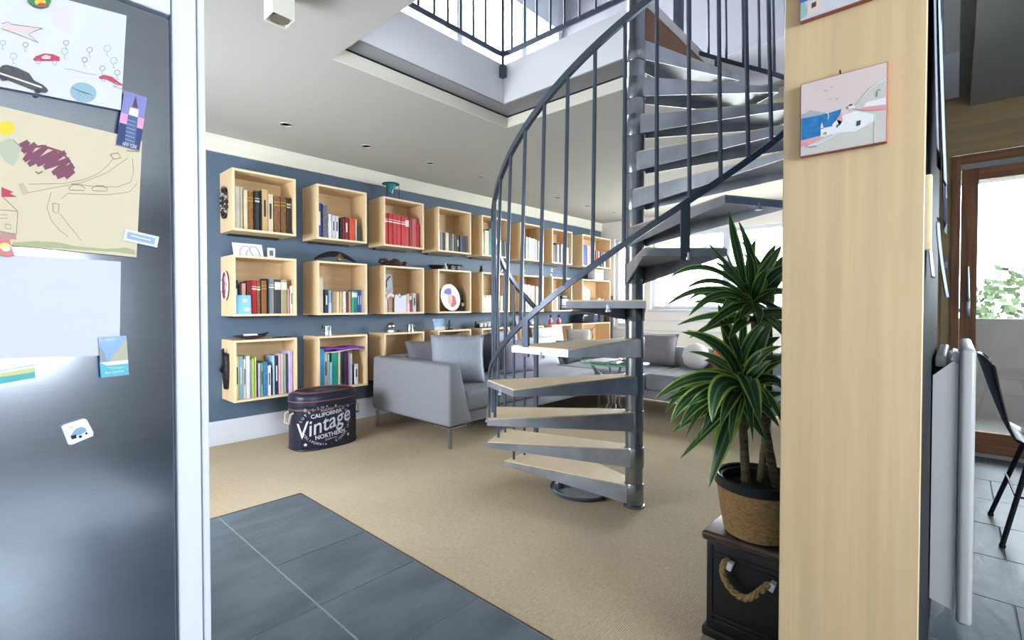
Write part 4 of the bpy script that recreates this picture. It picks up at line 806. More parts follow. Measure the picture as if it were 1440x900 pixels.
# metal dish on the carpet below the first step
dc = (2.49, 1.695)
t = thing('metal_dish', 'shallow silver dish with a dark rim on the carpet under the stairs', 'dish', (dc[0], dc[1], 0))
MB().lathe([(.13, .0), (.165, .002), (.182, .014), (.190, .032), (.183, .033), (.176, .02), (.158, .010), (.12, .008)], (*dc, 0), 40).build('dish_rim', mat('dark_rim', '#5c6877', .3, .5), t)
MB().lathe([(0, .006), (.10, .006), (.155, .010), (.176, .024), (.172, .027), (.15, .014), (.10, .013), (0, .011)], (*dc, .003), 40).build('dish_pan', mat('dish_silver', '#c2c6cc', .3, .4), t)
h0 = atz(786, 678, .05); MB().rbox(h0.x - .03, h0.x + .03, h0.y - .02, h0.y + .02, .012, .06, .008, 2).build('grip', mat('dark_rim', '#5c6877', .3, .5), t)

# ------------------------------------------------------------------ vintage tin
TCX, TCY, TA, TB, SUP, THT = 1.925, 3.875, .268, .172, 2.5, .405
M_tin = mat('midnight_tin', '#1d2036', .38, var=.35, vscale=7, stretch=(1, 1, 3), bump=.05, bscale=60)
M_tinw = mat('tin_print_white', '#c9ccd8', .5, var=.15, vscale=60)
M_tinr = mat('tin_print_rust', '#7d4b50', .5)
def sup_pt(th, k=1.0, z=0):
    c, s_ = cos(th), sin(th)
    return Vector((TCX + k * TA * math.copysign(abs(c) ** (2 / SUP), c), TCY + k * TB * math.copysign(abs(s_) ** (2 / SUP), s_), z))
tin = thing('vintage_tin', 'oval midnight-blue tin printed with white Vintage lettering', 'tin', (TCX, TCY, 0))
def oval(prof, name, m, caps=False): MB().lathe([(r, z) for r, z in prof], (TCX, TCY, 0), 64, sx=TA, sy=TB, sup=SUP, caps=caps).build(name, m, tin)
oval([(.0, .0), (.97, 0), (1.0, .008), (1.0, THT)], 'tin_body', M_tin)
oval([(1.012, .006), (1.022, .010), (1.012, .016), (1.0, .018)], 'bottom_bead', M_tin)
oval([(1.0, THT - .06), (1.02, THT - .056), (1.022, THT + .005), (1.0, THT + .028), (.93, THT + .04), (.0, THT + .046)], 'lid', M_tin)
oval([(1.012, THT - .085), (1.018, THT - .081), (1.012, THT - .077)], 'upper_bead', M_tinr)
oval([(.84, THT + .041), (.86, THT + .048), (.84, THT + .052), (.80, THT + .047)], 'lid_ring', M_tinr)
oval([(1.0235, THT - .02), (1.0235, THT - .012)], 'rust_line', M_tinr)
for s_ in (-1, 1):
    x = TCX + s_ * TA
    MB().tube([(x, TCY - .045, .30), (x + s_ * .022, TCY - .045, .29), (x + s_ * .03, TCY - .04, .22), (x + s_ * .03, TCY + .04, .22), (x + s_ * .022, TCY + .045, .29), (x, TCY + .045, .30)], .010, 8).build('rope_handle', mat('pale_rope', '#b8ad98', .8, bump=.4, bscale=90), tin)
# arc length table over the front of the tin
TS = [radians(170 + i * .5) for i in range(0, 400)]; AC = [0]
for a, b in zip(TS[:-1], TS[1:]): AC.append(AC[-1] + (sup_pt(b, 1.0) - sup_pt(a, 1.0)).length)
def on_tin(u, v, off=.0016):
    """u metres along the front from the left end, v height"""
    import bisect
    u = max(0, min(AC[-1] - 1e-4, u)); i = bisect.bisect_right(AC, u) - 1; f = (u - AC[i]) / (AC[i + 1] - AC[i])
    th = TS[i] + (TS[i + 1] - TS[i]) * f; p = sup_pt(th, 1.0, v); q = sup_pt(th, 1.0 + off / .2, v)
    return q
def text_mesh(body, size, shear=0, bold=0):
    cu = bpy.data.curves.new('lettering', 'FONT'); cu.body = body; cu.size = size; cu.shear = shear; cu.align_x = 'CENTER'; cu.offset = bold; cu.resolution_u = 3
    ob = bpy.data.objects.new('lettering', cu); COL.objects.link(ob)
    dg = bpy.context.evaluated_depsgraph_get(); me = bpy.data.meshes.new_from_object(ob.evaluated_get(dg))
    V = [v.co.copy() for v in me.vertices]; Fs = [tuple(p.vertices) for p in me.polygons]
    bpy.data.objects.remove(ob); bpy.data.curves.remove(cu); bpy.data.meshes.remove(me); return V, Fs
UC = None
_b = 1e9
for i, th in enumerate(TS):     # arc position facing the camera where the print is centred
    p = sup_pt(th, 1, .2); ang = atan2(p.y, p.x)
    px_ = CX + F * math.tan(YAW - ang)
    if p.y < TCY and abs(px_ - 459) < _b: _b = abs(px_ - 459); UC = AC[i]
def tin_text(body, size, cu_, cv, rot=0, shear=0, sx=1, bold=0, m=M_tinw, name='printed_word'):
    V, Fs = text_mesh(body, size, shear, bold); r = radians(rot)
    P = [on_tin(UC + cu_ + (p.x * sx) * cos(r) - p.y * sin(r), cv + (p.x * sx) * sin(r) + p.y * cos(r)) for p in V]
    MB().add(P, Fs).build(name, m, tin)
def tin_arc(body, size, R, cv, a0, a1, flip=False, sx=1.0):
    n = len(body)
    for i, ch in enumerate(body):
        if ch == ' ': continue
        a = radians(a0 + (a1 - a0) * i / (n - 1)); V, Fs = text_mesh(ch, size); rr = a - pi / 2 + (pi if flip else 0)
        P = [on_tin(UC + sx * R * cos(a) + p.x * cos(rr) - p.y * sin(rr), cv + R * sin(a) + p.x * sin(rr) + p.y * cos(rr)) for p in V]
        MB().add(P, Fs).build('printed_letter', M_tinw, tin)
VC = .185
tin_text('Vintage', .175, -.012, VC - .036, 14, .32, .88, .0012)
tin_text('CALIFORNIA', .044, .0, VC + .082, 5, 0, 1.0, .0010)
tin_text('Road Race', .02, .0, VC + .122, 4, .2, 1.2)
tin_text('NORTHERN', .046, .03, VC - .088, 5, 0, 1.0, .0012)
tin_text('California', .02, .03, VC - .112, 5, .2, 1.3)
tin_arc('SUPERIOR RIDERS', .03, .155, VC - .005, 160, 20, sx=1.3)
tin_arc('CALIFORNIA - RIDERS SPIRIT', .028, .158, VC + .005, 205, 375, True, sx=1.25)
for u, v in ((-.165, .14), (-.165, -.13), (.185, .135), (.185, -.105)):
    pts = [(u + (.016 if k % 2 == 0 else .007) * sin(k * pi / 5), VC + v + (.016 if k % 2 == 0 else .007) * cos(k * pi / 5)) for k in range(10)]
    P = [on_tin(UC + a, b) for a, b in pts]; MB().add(P + [on_tin(UC + u, VC + v)], [(k, (k + 1) % 10, 10) for k in range(10)]).build('printed_star', M_tinw, tin)

# ================================================================== FRIDGE, CABINET, PAPERS
FY = 1.17
fx = lambda px, Y=FY - .005: aty(px, 450, Y).x
cab = thing('fridge_cabinet', 'white tall cabinet surround around the steel fridge', 'cabinet', (-.2, 1.5, 0))
xa, xb, xc = fx(247), fx(281), fx(291)
MB().rbox(xa, xb - .001, FY - .008, 1.86, 0, CZ - .003, .002, 1, smooth=False).build('side_panel', M_white, cab)
MB().rbox(xb + .0005, xc, FY - .012, 1.86, 0, CZ - .003, .002, 1, smooth=False).build('edge_strip', M_white, cab)
zt = aty(243, 27, FY).z
MB().rbox(-.62, xa - .002, FY - .006, 1.84, zt + .004, CZ - .002, .002, 1, smooth=False).build('top_door', M_white, cab)
MB().box(-.62, xa, 1.83, 1.86, 0, zt).build('back_panel', M_white, cab)
fg = thing('fridge', 'brushed stainless steel fridge door covered with drawings and magnets', 'fridge', (-.15, 1.45, 0))
xr = fx(243.5, FY)
MB().box(-.6, xr - .004, FY + .03, 1.8, .05, zt - .006).build('fridge_body', mat('dark_fridge_side', '#3c3f44', .5), fg)
MB().rbox(-.6, xr, FY, FY + .028, .10, zt - .002, .003, 2).build('door', M_fridge, fg)
MB().box(-.6, xr - .01, FY + .02, FY + .06, .0, .095).build('plinth', M_black, fg)

class Print:
    """flat print on a real sheet: points measured on the sheet's plane, each layer a hair proud of the one below"""
    def __init__(s, fn, root, base=.0): s.fn = fn; s.root = root; s.n = 0; s.base = base
    def lay(s, layer): s.n += 1; return s.base + .00025 * layer
    def poly(s, pts, m, name='printed_shape', layer=1):
        P = [s.fn(x, y, s.lay(layer)) for x, y in pts]; MB().add(P, [tuple(range(len(P)))]).build(name, m, s.root)
    def stroke(s, pts, w, m, name='drawn_line', layer=2, closed=False):
        if closed: pts = list(pts) + [pts[0]]
        off = s.lay(layer); L_, R_ = [], []
        for i, (x, y) in enumerate(pts):
            a = pts[max(0, i - 1)]; b = pts[min(len(pts) - 1, i + 1)]; dx, dy = b[0] - a[0], b[1] - a[1]; d = hypot(dx, dy) or 1
            nx, ny = -dy / d * w / 2, dx / d * w / 2; L_.append(s.fn(x + nx, y + ny, off)); R_.append(s.fn(x - nx, y - ny, off))
        n = len(pts); MB().add(L_ + R_, [(i, i + 1, n + i + 1, n + i) for i in range(n - 1)]).build(name, m, s.root)
    def ell(s, cx_, cy_, rx, ry, m, name='printed_spot', layer=1, n=16, rot=0):
        r = radians(rot); s.poly([(cx_ + rx * cos(2 * pi * k / n) * cos(r) - ry * sin(2 * pi * k / n) * sin(r), cy_ + rx * cos(2 * pi * k / n) * sin(r) + ry * sin(2 * pi * k / n) * cos(r)) for k in range(n)], m, name, layer)
    def ring(s, cx_, cy_, rx, ry, w, m, name='drawn_loop', layer=2, n=12):
        s.stroke([(cx_ + rx * cos(2 * pi * k / n), cy_ + ry * sin(2 * pi * k / n)) for k in range(n)], w, m, name, layer, True)
    def scrib(s, pts, w, m, name='crayon_scribble', layer=2): s.stroke(pts, w, m, name, layer)
def fpl(gap): return lambda x, y, o: aty(x, y, FY - gap - o)
def sheet(name, label, cat, corners, gap, th, m, group=None, sheetname='sheet'):
    c = aty(sum(p[0] for p in corners) / len(corners), sum(p[1] for p in corners) / len(corners), FY - gap)
    t = thing(name, label, cat, c, group); n = len(corners)
    V = [aty(x, y, FY - gap) for x, y in corners] + [aty(x, y, FY - gap - th) for x, y in corners]
    MB().add(V, [tuple(range(n)), tuple(range(n, 2 * n))[::-1]] + [(i, n + i, n + (i + 1) % n, (i + 1) % n) for i in range(n)]).build(sheetname, m, t)
    return t, Print(lambda x, y, o: aty(x, y, FY - gap - th - .0002 - o), t)
pm = lambda n, c: mat('ink_' + n, c, .75)
K_grey, K_red, K_teal, K_pink, K_brown, K_green, K_yel, K_plum, K_black, K_blue = pm('grey', '#8f94a2'), pm('red', '#b8465c'), pm('teal', '#8fb0bf'), pm('pink', '#d9c2c2'), pm('brown', '#8d7568'), pm('green', '#a4ab84'), pm('yellow', '#e3c840'), pm('plum', '#7d4a60'), pm('black', '#1c1e2c'), pm('blue', '#3a6fb0')
# top drawing
t, p = sheet('car_drawing', 'white sheet with small drawn cars at the top of the fridge', 'drawing', [(-60, -50), (-8, -30), (80, -4), (178, 22), (170, 155), (-60, 110)], .004, .0008, mat('drawing_paper', '#d0d3de', .8))
p.stroke([(2, 33), (12, 31), (16, 34), (60, 40), (48, 44), (40, 48), (54, 60), (30, 50), (2, 40)], 1.2, K_grey, 'drawn_plane'); p.poly([(2, 34), (60, 40), (40, 47), (2, 41)], K_pink, 'crayon_wing')
p.poly([(72, 12), (96, 10), (100, 30), (98, 46), (76, 36)], mat('ink_faint', '#d5ccd0', .8), 'crayon_cloud')
p.poly([(46, 84), (50, 79), (62, 75), (74, 76), (84, 80), (84, 86), (70, 86), (50, 86)], K_red, 'drawn_car'); p.ring(54, 87, 3, 3, .8, K_grey); p.ring(77, 88, 3, 3, .8, K_grey); p.poly([(58, 80), (64, 77), (72, 79), (70, 83), (60, 83)], K_pink, 'car_window', 3)
p.poly([(139, 108), (146, 105), (158, 108), (168, 116), (176, 121), (164, 119), (150, 112), (140, 111)], K_red, 'drawn_car'); p.ring(146, 112, 2.6, 2.6, .8, K_grey); p.ring(163, 119, 2.6, 2.6, .8, K_grey); p.stroke([(158, 121), (176, 127)], .8, K_grey)
p.ell(117, 130, 19, 14, K_teal, 'crayon_bush', 1, 20, 12)
for k in range(5): p.stroke([(101 + 4 * k, 122 + 2 * k), (112 + 5 * k, 130 + k), (104 + 6 * k, 137 + k * .6)], .8, mat('ink_bluegrey', '#7797a8', .8), 'crayon_stroke', 3)
for x, y, r_ in ((4, 60, 4), (36, 63, 4), (19, 79, 5), (91, 72, 5), (93, 60, 4), (126, 70, 4), (119, 84, 4), (151, 68, 5), (160, 85, 5), (144, 96, 4), (165, 102, 4)): p.ring(x, y, r_, r_ * .9, 1.1, [K_grey, K_teal, K_brown][int(x) % 3], 'drawn_flower', 2, 7); p.stroke([(x, y + r_), (x - 1, y + r_ + 5), (x + 2, y + r_ + 6)], .8, K_grey, 'drawn_stem')
p.stroke([(90, 96), (106, 99), (120, 103), (136, 105)], .6, K_grey, 'drawn_road'); p.stroke([(100, 106), (125, 110), (138, 112)], .6, K_pink, 'drawn_road')
for k in range(6): p.stroke([(132 + 6 * k, 22 + 2 * k), (136 + 6 * k, 28 + 2 * k), (131 + 6 * k, 34 + 2 * k), (137 + 6 * k, 40 + 2 * k)], .5, mat('ink_faint', '#d5ccd0', .8), 'faint_writing')
# beige landscape drawing
t, p = sheet('landscape_drawing', 'beige child drawing of a castle, sun and purple cloud on the fridge', 'drawing', [(-70, 128), (0, 149), (163, 188), (200, 198), (192, 362), (0, 343), (-70, 338)], .0045, .0008, mat('buff_paper', '#cfc5ac', .85))
p.ell(9, 180, 12, 10, K_yel, 'crayon_sun'); p.poly([(0, 200), (14, 194), (30, 205), (24, 225), (18, 233), (8, 228), (0, 216)], mat('ink_sage', '#b2b7a4', .8), 'crayon_cloud')
z = [(28, 205), (40, 199), (32, 214), (50, 202), (34, 226), (66, 206), (40, 232), (80, 212), (52, 232), (92, 214), (62, 236), (98, 224), (74, 244), (103, 232), (80, 249), (104, 240), (92, 250)]
[p.stroke([a_, b_], 6.5, K_plum, 'crayon_scribble', 2 + .12 * i_) for i_, (a_, b_) in enumerate(zip(z[:-1], z[1:]))]; p.scrib([(30, 210), (60, 205), (88, 214), (104, 236), (96, 248)], 3, K_plum, 'crayon_outline', 5); p.stroke([(18, 196), (28, 206)], 1, K_brown)
p.stroke([(50, 241), (54, 244), (60, 241)], 2.4, K_brown, 'drawn_car')
p.stroke([(40, 259), (90, 258), (120, 252), (140, 243), (152, 232), (160, 222)], .7, K_brown, 'drawn_road'); p.stroke([(40, 271), (70, 265), (115, 257), (150, 243), (180, 222)], .7, K_brown, 'drawn_road')
p.stroke([(100, 258), (130, 262), (165, 263), (184, 256), (188, 240), (186, 222)], .7, K_brown, 'drawn_road'); p.stroke([(86, 280), (95, 272), (150, 274), (182, 270), (193, 258)], .7, K_brown, 'drawn_road')
p.stroke([(72, 270), (66, 292), (72, 310), (84, 324), (96, 333)], .7, K_brown, 'drawn_road'); p.stroke([(84, 300), (98, 318), (114, 338)], .7, K_brown, 'drawn_road')
p.poly([(25, 258), (33, 257), (41, 272), (32, 275)], mat('ink_tan', '#bcb09a', .8), 'crayon_block')
for cx_, cy_ in ((109, 264), (141, 265)): p.stroke([(cx_ - 12, cy_), (cx_ - 6, cy_ - 4), (cx_ + 4, cy_ - 4), (cx_ + 11, cy_ + 1), (cx_ + 9, cy_ + 4), (cx_ - 11, cy_ + 3)], .9, K_brown, 'drawn_car', 2, True)
p.stroke([(74, 286), (83, 287), (82, 300), (75, 298)], 1, K_brown, 'drawn_car', 2, True); p.stroke([(155, 217), (166, 215), (170, 222), (160, 224)], 1.2, K_brown, 'drawn_bird', 2, True); p.stroke([(178, 212), (196, 213)], 1.4, K_brown)
p.poly([(2, 263), (19, 270), (14, 272), (24, 277), (2, 277)], K_red, 'crayon_flag'); p.stroke([(2, 275), (25, 297), (23, 330), (0, 325)], 1, K_brown, 'drawn_castle'); p.stroke([(0, 295), (25, 297)], 1, K_brown); p.stroke([(0, 302), (10, 302), (10, 307), (0, 307)], .8, K_brown, 'drawn_window'); p.stroke([(7, 315), (15, 316), (16, 322), (8, 321)], .8, K_brown, 'drawn_window', 2, True); p.poly([(0, 326), (22, 328), (23, 337), (0, 335)], mat('ink_mauve', '#b58f8a', .8), 'crayon_base')
p.poly([(18, 341), (50, 339), (85, 341), (105, 346), (150, 350), (178, 348), (190, 352), (190, 358), (160, 354), (120, 352), (80, 349), (18, 346)], K_green, 'crayon_grass')
# blank white sheet
t, p = sheet('blank_sheet', 'nearly blank pale sheet below the castle drawing on the fridge', 'paper', [(-70, 347), (0, 357), (170, 368), (168, 499), (0, 505), (-70, 506)], .003, .0008, mat('blank_paper', '#c8cddb', .8))
for pts in ([(30, 382), (42, 385)], [(72, 410), (88, 408), (96, 413), (116, 408)], [(130, 388), (146, 390), (164, 387)], [(132, 424), (150, 427)]): p.stroke(pts, .8, mat('ink_faint', '#d5ccd0', .8), 'faint_writing')
# magnets
t, p = sheet('skyline_magnet', 'tall magnet of a lit skyscraper at dusk on the fridge', 'magnet', [(175, 127), (207, 137), (196, 212), (163, 203)], .0062, .003, mat('dusk_blue_print', '#6d74b4', .3), 'fridge magnets', 'magnet_plate')
p.poly([(170, 158), (203, 167), (200, 186), (167, 176)], pm('dusk', '#d59ac0'), 'dusk_glow'); p.poly([(168, 172), (201, 182), (196, 211), (163.5, 202.5)], pm('nightcity', '#33456f'), 'city_blocks', 2)
p.poly([(180, 161), (194, 165), (190, 205), (175, 201)], pm('tower', '#54658e'), 'tower_shaft', 3); p.poly([(183, 151), (195, 154), (194, 165), (181, 161)], pm('towerlit', '#d9d6e4'), 'tower_crown', 3); p.poly([(186, 150), (191, 134), (194, 152)], pm('spire', '#5b3a64'), 'tower_spire', 3)
for k in range(6): p.stroke([(178 - k * .4, 168 + 5.5 * k), (191 - k * .5, 172 + 5.5 * k)], 1, pm('towerwin', '#8fa2c8'), 'window_row', 4)
def words(body, fn, x0, y0, x1, y1, h, m, root, name='lettering', layer=.0008):
    """lettering running from (x0,y0) to (x1,y1) on a sheet, h letter height"""
    V, Fs = text_mesh(body, 1.0); xs_ = [v.x for v in V]; a, b = min(xs_), max(xs_); dx, dy = x1 - x0, y1 - y0; d = hypot(dx, dy)
    P = []
    for v in V:
        u = (v.x - a) / (b - a); k = v.y * h / .7
        P.append(fn(x0 + dx * u + dy / d * k, y0 + dy * u - dx / d * k, layer))
    MB().add(P, Fs).build(name, m, root)
words('NEW YORK', p.fn, 172, 204, 192, 209.5, 5, M_card, t)
t, p = sheet('label_magnet', 'small pale blue strip magnet on the bright part of the fridge door', 'magnet', [(176, 322), (224, 333), (221, 348), (173, 338)], .0062, .002, mat('pale_blue_magnet', '#b9c6d8', .4), 'fridge magnets', 'magnet_plate')
p.poly([(180, 326), (219, 335), (217, 344), (178, 335)], pm('labelblue', '#93abc9'), 'label_field'); p.stroke([(184, 331), (212, 338)], 1.4, M_card, 'label_line', 3)
t, p = sheet('beach_magnet', 'blue beach postcard magnet overlapping the blank sheet', 'magnet', [(138.5, 474), (178, 472), (181.5, 527), (142, 531.5)], .0062, .003, mat('sea_sky_print', '#7199d0', .35), 'fridge magnets', 'magnet_plate')
p.poly([(140, 509), (180, 507), (181, 526), (142, 530.5)], pm('lagoon', '#5fb3c6'), 'sea'); p.poly([(140, 488), (146, 494), (151, 508), (140.5, 509)], pm('rock', '#8f9aa0'), 'rocks', 2); p.poly([(156, 502), (162, 496), (168, 490), (172, 480), (178, 478), (180, 507), (156, 509)], pm('rockr', '#b4b39c'), 'rocks', 2); p.poly([(141, 510), (180, 506), (180.5, 511), (150, 514)], M_card, 'white_beach', 3); p.poly([(150, 516), (176, 515), (170, 519), (156, 519)], pm('shoal', '#7cc9bd'), 'shoal', 3)
words('EL NIDO', p.fn, 140, 480.5, 161, 479, 3.6, M_card, t); words('San Carlos', p.fn, 148, 526, 174, 523, 3.2, M_card, t)
t, p = sheet('green_magnet', 'long green and yellow beach magnet at the left edge of the fridge', 'magnet', [(-40, 530), (0, 521), (48, 512.5), (50, 531), (0, 540), (-40, 548)], .003, .003, mat('sea_green_magnet', '#1e9e9e', .35), 'fridge magnets', 'magnet_plate')
p.poly([(-40, 531), (0, 522), (47.5, 513.5), (48.3, 523), (20, 527.5), (0, 530), (-40, 537)], pm('dune', '#c9cf9a'), 'sand'); p.poly([(-40, 531), (0, 522), (47.5, 513.5), (47.8, 517), (0, 525), (-40, 533)], M_card, 'surf', 2)
rc = [(86, 600), (90, 597), (117, 588.5), (122, 590), (131.5, 608), (131, 613), (101, 625.5), (96, 625)]
t, p = sheet('van_magnet', 'white rounded square magnet with a tiny blue camper van', 'magnet', rc, .003, .002, mat('white_magnet', '#dfe4f2', .35), 'fridge magnets', 'magnet_plate')
p.poly([(104, 606), (107, 603), (114, 600), (120, 602), (122, 606), (114, 611), (105, 613), (100, 612)], pm('van', '#7fa3c4'), 'van_body'); p.poly([(99, 613), (107, 611), (108, 616), (101, 618)], K_black, 'van_front', 2); p.ell(113, 614, 2.5, 2, K_black, 'van_wheel', 2, 10); p.ell(121.5, 609.5, 1.8, 1.6, K_black, 'van_wheel', 2, 10); p.stroke([(97, 601), (103, 600), (100, 604)], 1, pm('vanred', '#d98a96'), 'van_flag', 2)
car = [(-14, 88), (0, 95), (3, 92), (10, 91), (24, 95), (41, 103), (48, 113), (60, 119), (66, 124), (68, 128), (64, 130), (58, 129), (48, 126), (12, 112), (-14, 105)]
t, p = sheet('car_magnet', 'black estate car magnet with a white stripe on the car drawing', 'magnet', car, .0062, .003, mat('black_magnet', '#11131d', .4), 'fridge magnets', 'magnet_plate')
for w_ in ([(5, 97), (8, 94), (17, 97), (15, 101)], [(17, 101), (20, 97), (31, 102), (31, 107)], [(33.5, 107), (34, 103), (41, 106), (47, 113)]): p.poly(w_, pm('carglass', '#4b5060'), 'car_window')
p.stroke([(0, 103), (30, 113), (59, 123)], 2.2, M_card, 'white_stripe'); p.ell(6, 109, 5, 4, pm('tyre', '#3a3b45'), 'car_wheel'); p.ell(54, 127, 5, 4, pm('tyre', '#3a3b45'), 'car_wheel')
for nm, lb, c_, cols in (('badge_magnet', 'round red, green and yellow badge magnet at the top edge', [(38, -6), (40, 3), (48, 9), (58, 11.5), (68, 9), (72, 2), (72, -8)], ('#2e7a4c', '#d8b63a', '#b03a3a')), ('jester_magnet', 'red and yellow figure magnet at the left edge of the fridge', [(-8, 333), (4, 335), (13, 336), (15, 345), (21, 359), (10, 361), (-8, 356)], ('#b02a30', '#d9b83e', '#cfd2dc'))):
    t, p = sheet(nm, lb, 'magnet', c_, .0062, .004, mat(nm + '_base', cols[0], .4), 'fridge magnets', 'magnet_plate')
    cx_, cy_ = sum(a for a, b in c_) / len(c_), sum(b for a, b in c_) / len(c_)
    p.ell(cx_, cy_, 8, 5, mat(nm + '_b', cols[1], .4), 'badge_centre'); p.ell(cx_ + 2, cy_ + 4, 6, 3, mat(nm + '_c', cols[2], .4), 'badge_stripe', 2)

# ================================================================== TRUNK AND PLANT
M_trunk = mat('black_painted_wood', '#17181d', .4, var=.2, vscale=8, bump=.05, bscale=40)
M_walnut = mat('dark_walnut_lid', '#4a352c', .28, var=.35, vscale=5, stretch=(.6, 6, 6), coat=.3)
TX0, TX1, TY0, TY1, TZ = 1.70, 2.16, .352, .632, .335
tk = thing('storage_chest', 'black wooden chest with rope handle and walnut lid under the plant', 'chest', ((TX0 + TX1) / 2, (TY0 + TY1) / 2, 0))
MB().rbox(TX0, TX1, TY0, TY1, .03, TZ, .006, 2).build('trunk_body', M_trunk, tk)
MB().rbox(TX0 - .012, TX1 + .012, TY0, TY1 + .012, 0, .034, .008, 2).build('plinth', M_trunk, tk)
MB().rbox(TX0 - .014, TX1 + .014, TY0 + .0, TY1 + .014, TZ, TZ + .032, .012, 3).build('lid', M_walnut, tk)
for z in (TZ - .055, TZ - .038, .06, .077): MB().rbox(TX0 - .004, TX0 + .001, TY0 + .03, TY1 - .012, z, z + .007, .0015, 1).build('moulding', M_trunk, tk)
for y in (TY0 + .022, TY1 - .02): MB().rbox(TX0 - .003, TX0 + .001, y - .003, y + .003, .05, TZ - .012, .001, 1).build('corner_moulding', M_trunk, tk)
rope = [(-.082, .0), (-.088, -.02), (-.07, -.062), (-.03, -.088), (.01, -.085), (.04, -.055), (.066, -.036), (.088, -.045)]
yc, zc = .49, .275
L0, R0 = yc + .062, yc - .062      # left end is at larger Y
pts = [Vector((TX0 - .004, L0, zc + .008)), Vector((TX0 - .016, L0 + .006, zc + .016)), Vector((TX0 - .026, L0 + .014, zc)), Vector((TX0 - .03, L0 + .012, zc - .03)), Vector((TX0 - .032, L0 - .01, zc - .062)), Vector((TX0 - .034, yc + .018, zc - .078)), Vector((TX0 - .034, yc - .01, zc - .07)), Vector((TX0 - .03, R0 + .02, zc - .035)), Vector((TX0 - .022, R0 + .0, zc - .012)), Vector((TX0 - .006, R0 - .012, zc - .018))]
sm = []
for i in range(len(pts) - 1):
    p0, p1, p2, p3 = pts[max(0, i - 1)], pts[i], pts[i + 1], pts[min(len(pts) - 1, i + 2)]
    for k in range(6):
        u = k / 6; sm.append(.5 * ((2 * p1) + (p2 - p0) * u + (2 * p0 - 5 * p1 + 4 * p2 - p3) * u * u + (3 * p1 - p0 - 3 * p2 + p3) * u ** 3))
sm.append(pts[-1])
M_rope = mat('sisal_rope', '#a98a5c', .9, var=.3, vscale=80, bump=.5, bscale=120)
rp = MB().tube(sm, .006, 8).build('rope_handle', M_rope, tk)
for s_ in range(3):      # twisted strands
    st_ = []
    for i, p in enumerate(sm):
        t_ = (sm[min(i + 1, len(sm) - 1)] - sm[max(i - 1, 0)]).normalized(); u = t_.cross(Vector((1, 0, 0))).normalized(); w = u.cross(t_); a = i * .62 + s_ * 2 * pi / 3
        st_.append(p + (u * cos(a) + w * sin(a)) * .0058)
    MB().tube(st_, .0062, 7).build('rope_strand', M_rope, rp)
for y, z in ((L0 - .002, zc + .004), (R0 - .006, zc - .016)): MB().obox((TX0 - .016, y - .004, z), (.026, .016, .026), Rx(15)).build('rope_tag', M_card, rp)

pcx, pcy, pz = 1.80, .494, TZ + .032
pp = thing('potted_dracaena', 'tall dracaena with green and yellow striped leaves in a woven pot', 'plant', (pcx, pcy, pz))
def wovenmat():
    m = mat('woven_seagrass', '#b0895a', .85, var=.35, vscale=55, stretch=(1, 1, 4), bump=.8, bscale=70, bstretch=(1, 1, 3.2)); return m
MB().lathe([(0, 0), (.098, 0), (.108, .006), (.120, .07), (.132, .155), (.134, .165), (.128, .165), (.126, .15)], (pcx, pcy, pz), 44, caps=False).build('woven_basket', wovenmat(), pp)
MB().lathe([(.134, .162), (.139, .166), (.139, .196), (.133, .2), (.126, .196), (.126, .17)], (pcx, pcy, pz), 44, caps=False).build('pot_rim', M_black, pp)
MB().lathe([(.125, .15), (.125, .186), (.119, .19), (.114, .186), (.113, .15)], (pcx, pcy, pz), 40, caps=False).build('inner_pot', mat('oxblood_pot', '#3a1d20', .35), pp)
MB().lathe([(0, .158), (.07, .160), (.113, .155)], (pcx, pcy, pz), 30).build('soil', mat('dark_soil', '#221a15', .95, var=.4, vscale=60, bump=1, bscale=80), pp)
def leafmat():
    m = bpy.data.materials.new('striped_leaf'); m.use_nodes = True; n = m.node_tree; lk = n.links.new; b = n.nodes['Principled BSDF']
    b.inputs['Roughness'].default_value = .34; b.inputs['Specular IOR Level'].default_value = .5
    uv = n.nodes.new('ShaderNodeUVMap'); sp = n.nodes.new('ShaderNodeSeparateXYZ'); lk(uv.outputs[0], sp.inputs[0])
    r = n.nodes.new('ShaderNodeValToRGB'); e = r.color_ramp.elements
    e[0].position = 0; e[0].color = lin('#86a34a'); e[1].position = 1; e[1].color = lin('#86a34a')
    for p_, c_ in ((.11, '#98b352'), (.17, '#27482a'), (.42, '#20422a'), (.47, '#5f8a4a'), (.5, '#24482c'), (.54, '#5f8a4a'), (.58, '#20422a'), (.83, '#27482a'), (.89, '#98b352')):
        q = e.new(p_); q.color = lin(c_)
    lk(sp.outputs[0], r.inputs[0]); lk(r.outputs[0], b.inputs['Base Color'])
    tr_ = n.nodes.new('ShaderNodeBsdfTranslucent'); lk(r.outputs[0], tr_.inputs[0]); mx_ = n.nodes.new('ShaderNodeMixShader'); mx_.inputs[0].default_value = .22
    out = n.nodes['Material Output']; lk(b.outputs[0], mx_.inputs[1]); lk(tr_.outputs[0], mx_.inputs[2]); lk(mx_.outputs[0], out.inputs[0])
    return m
M_leaf = leafmat()
M_cane = mat('dracaena_cane', '#66593f', .8, var=.45, vscale=18, stretch=(1, 1, 7), bump=.6, bscale=30, bstretch=(1, 1, 8))
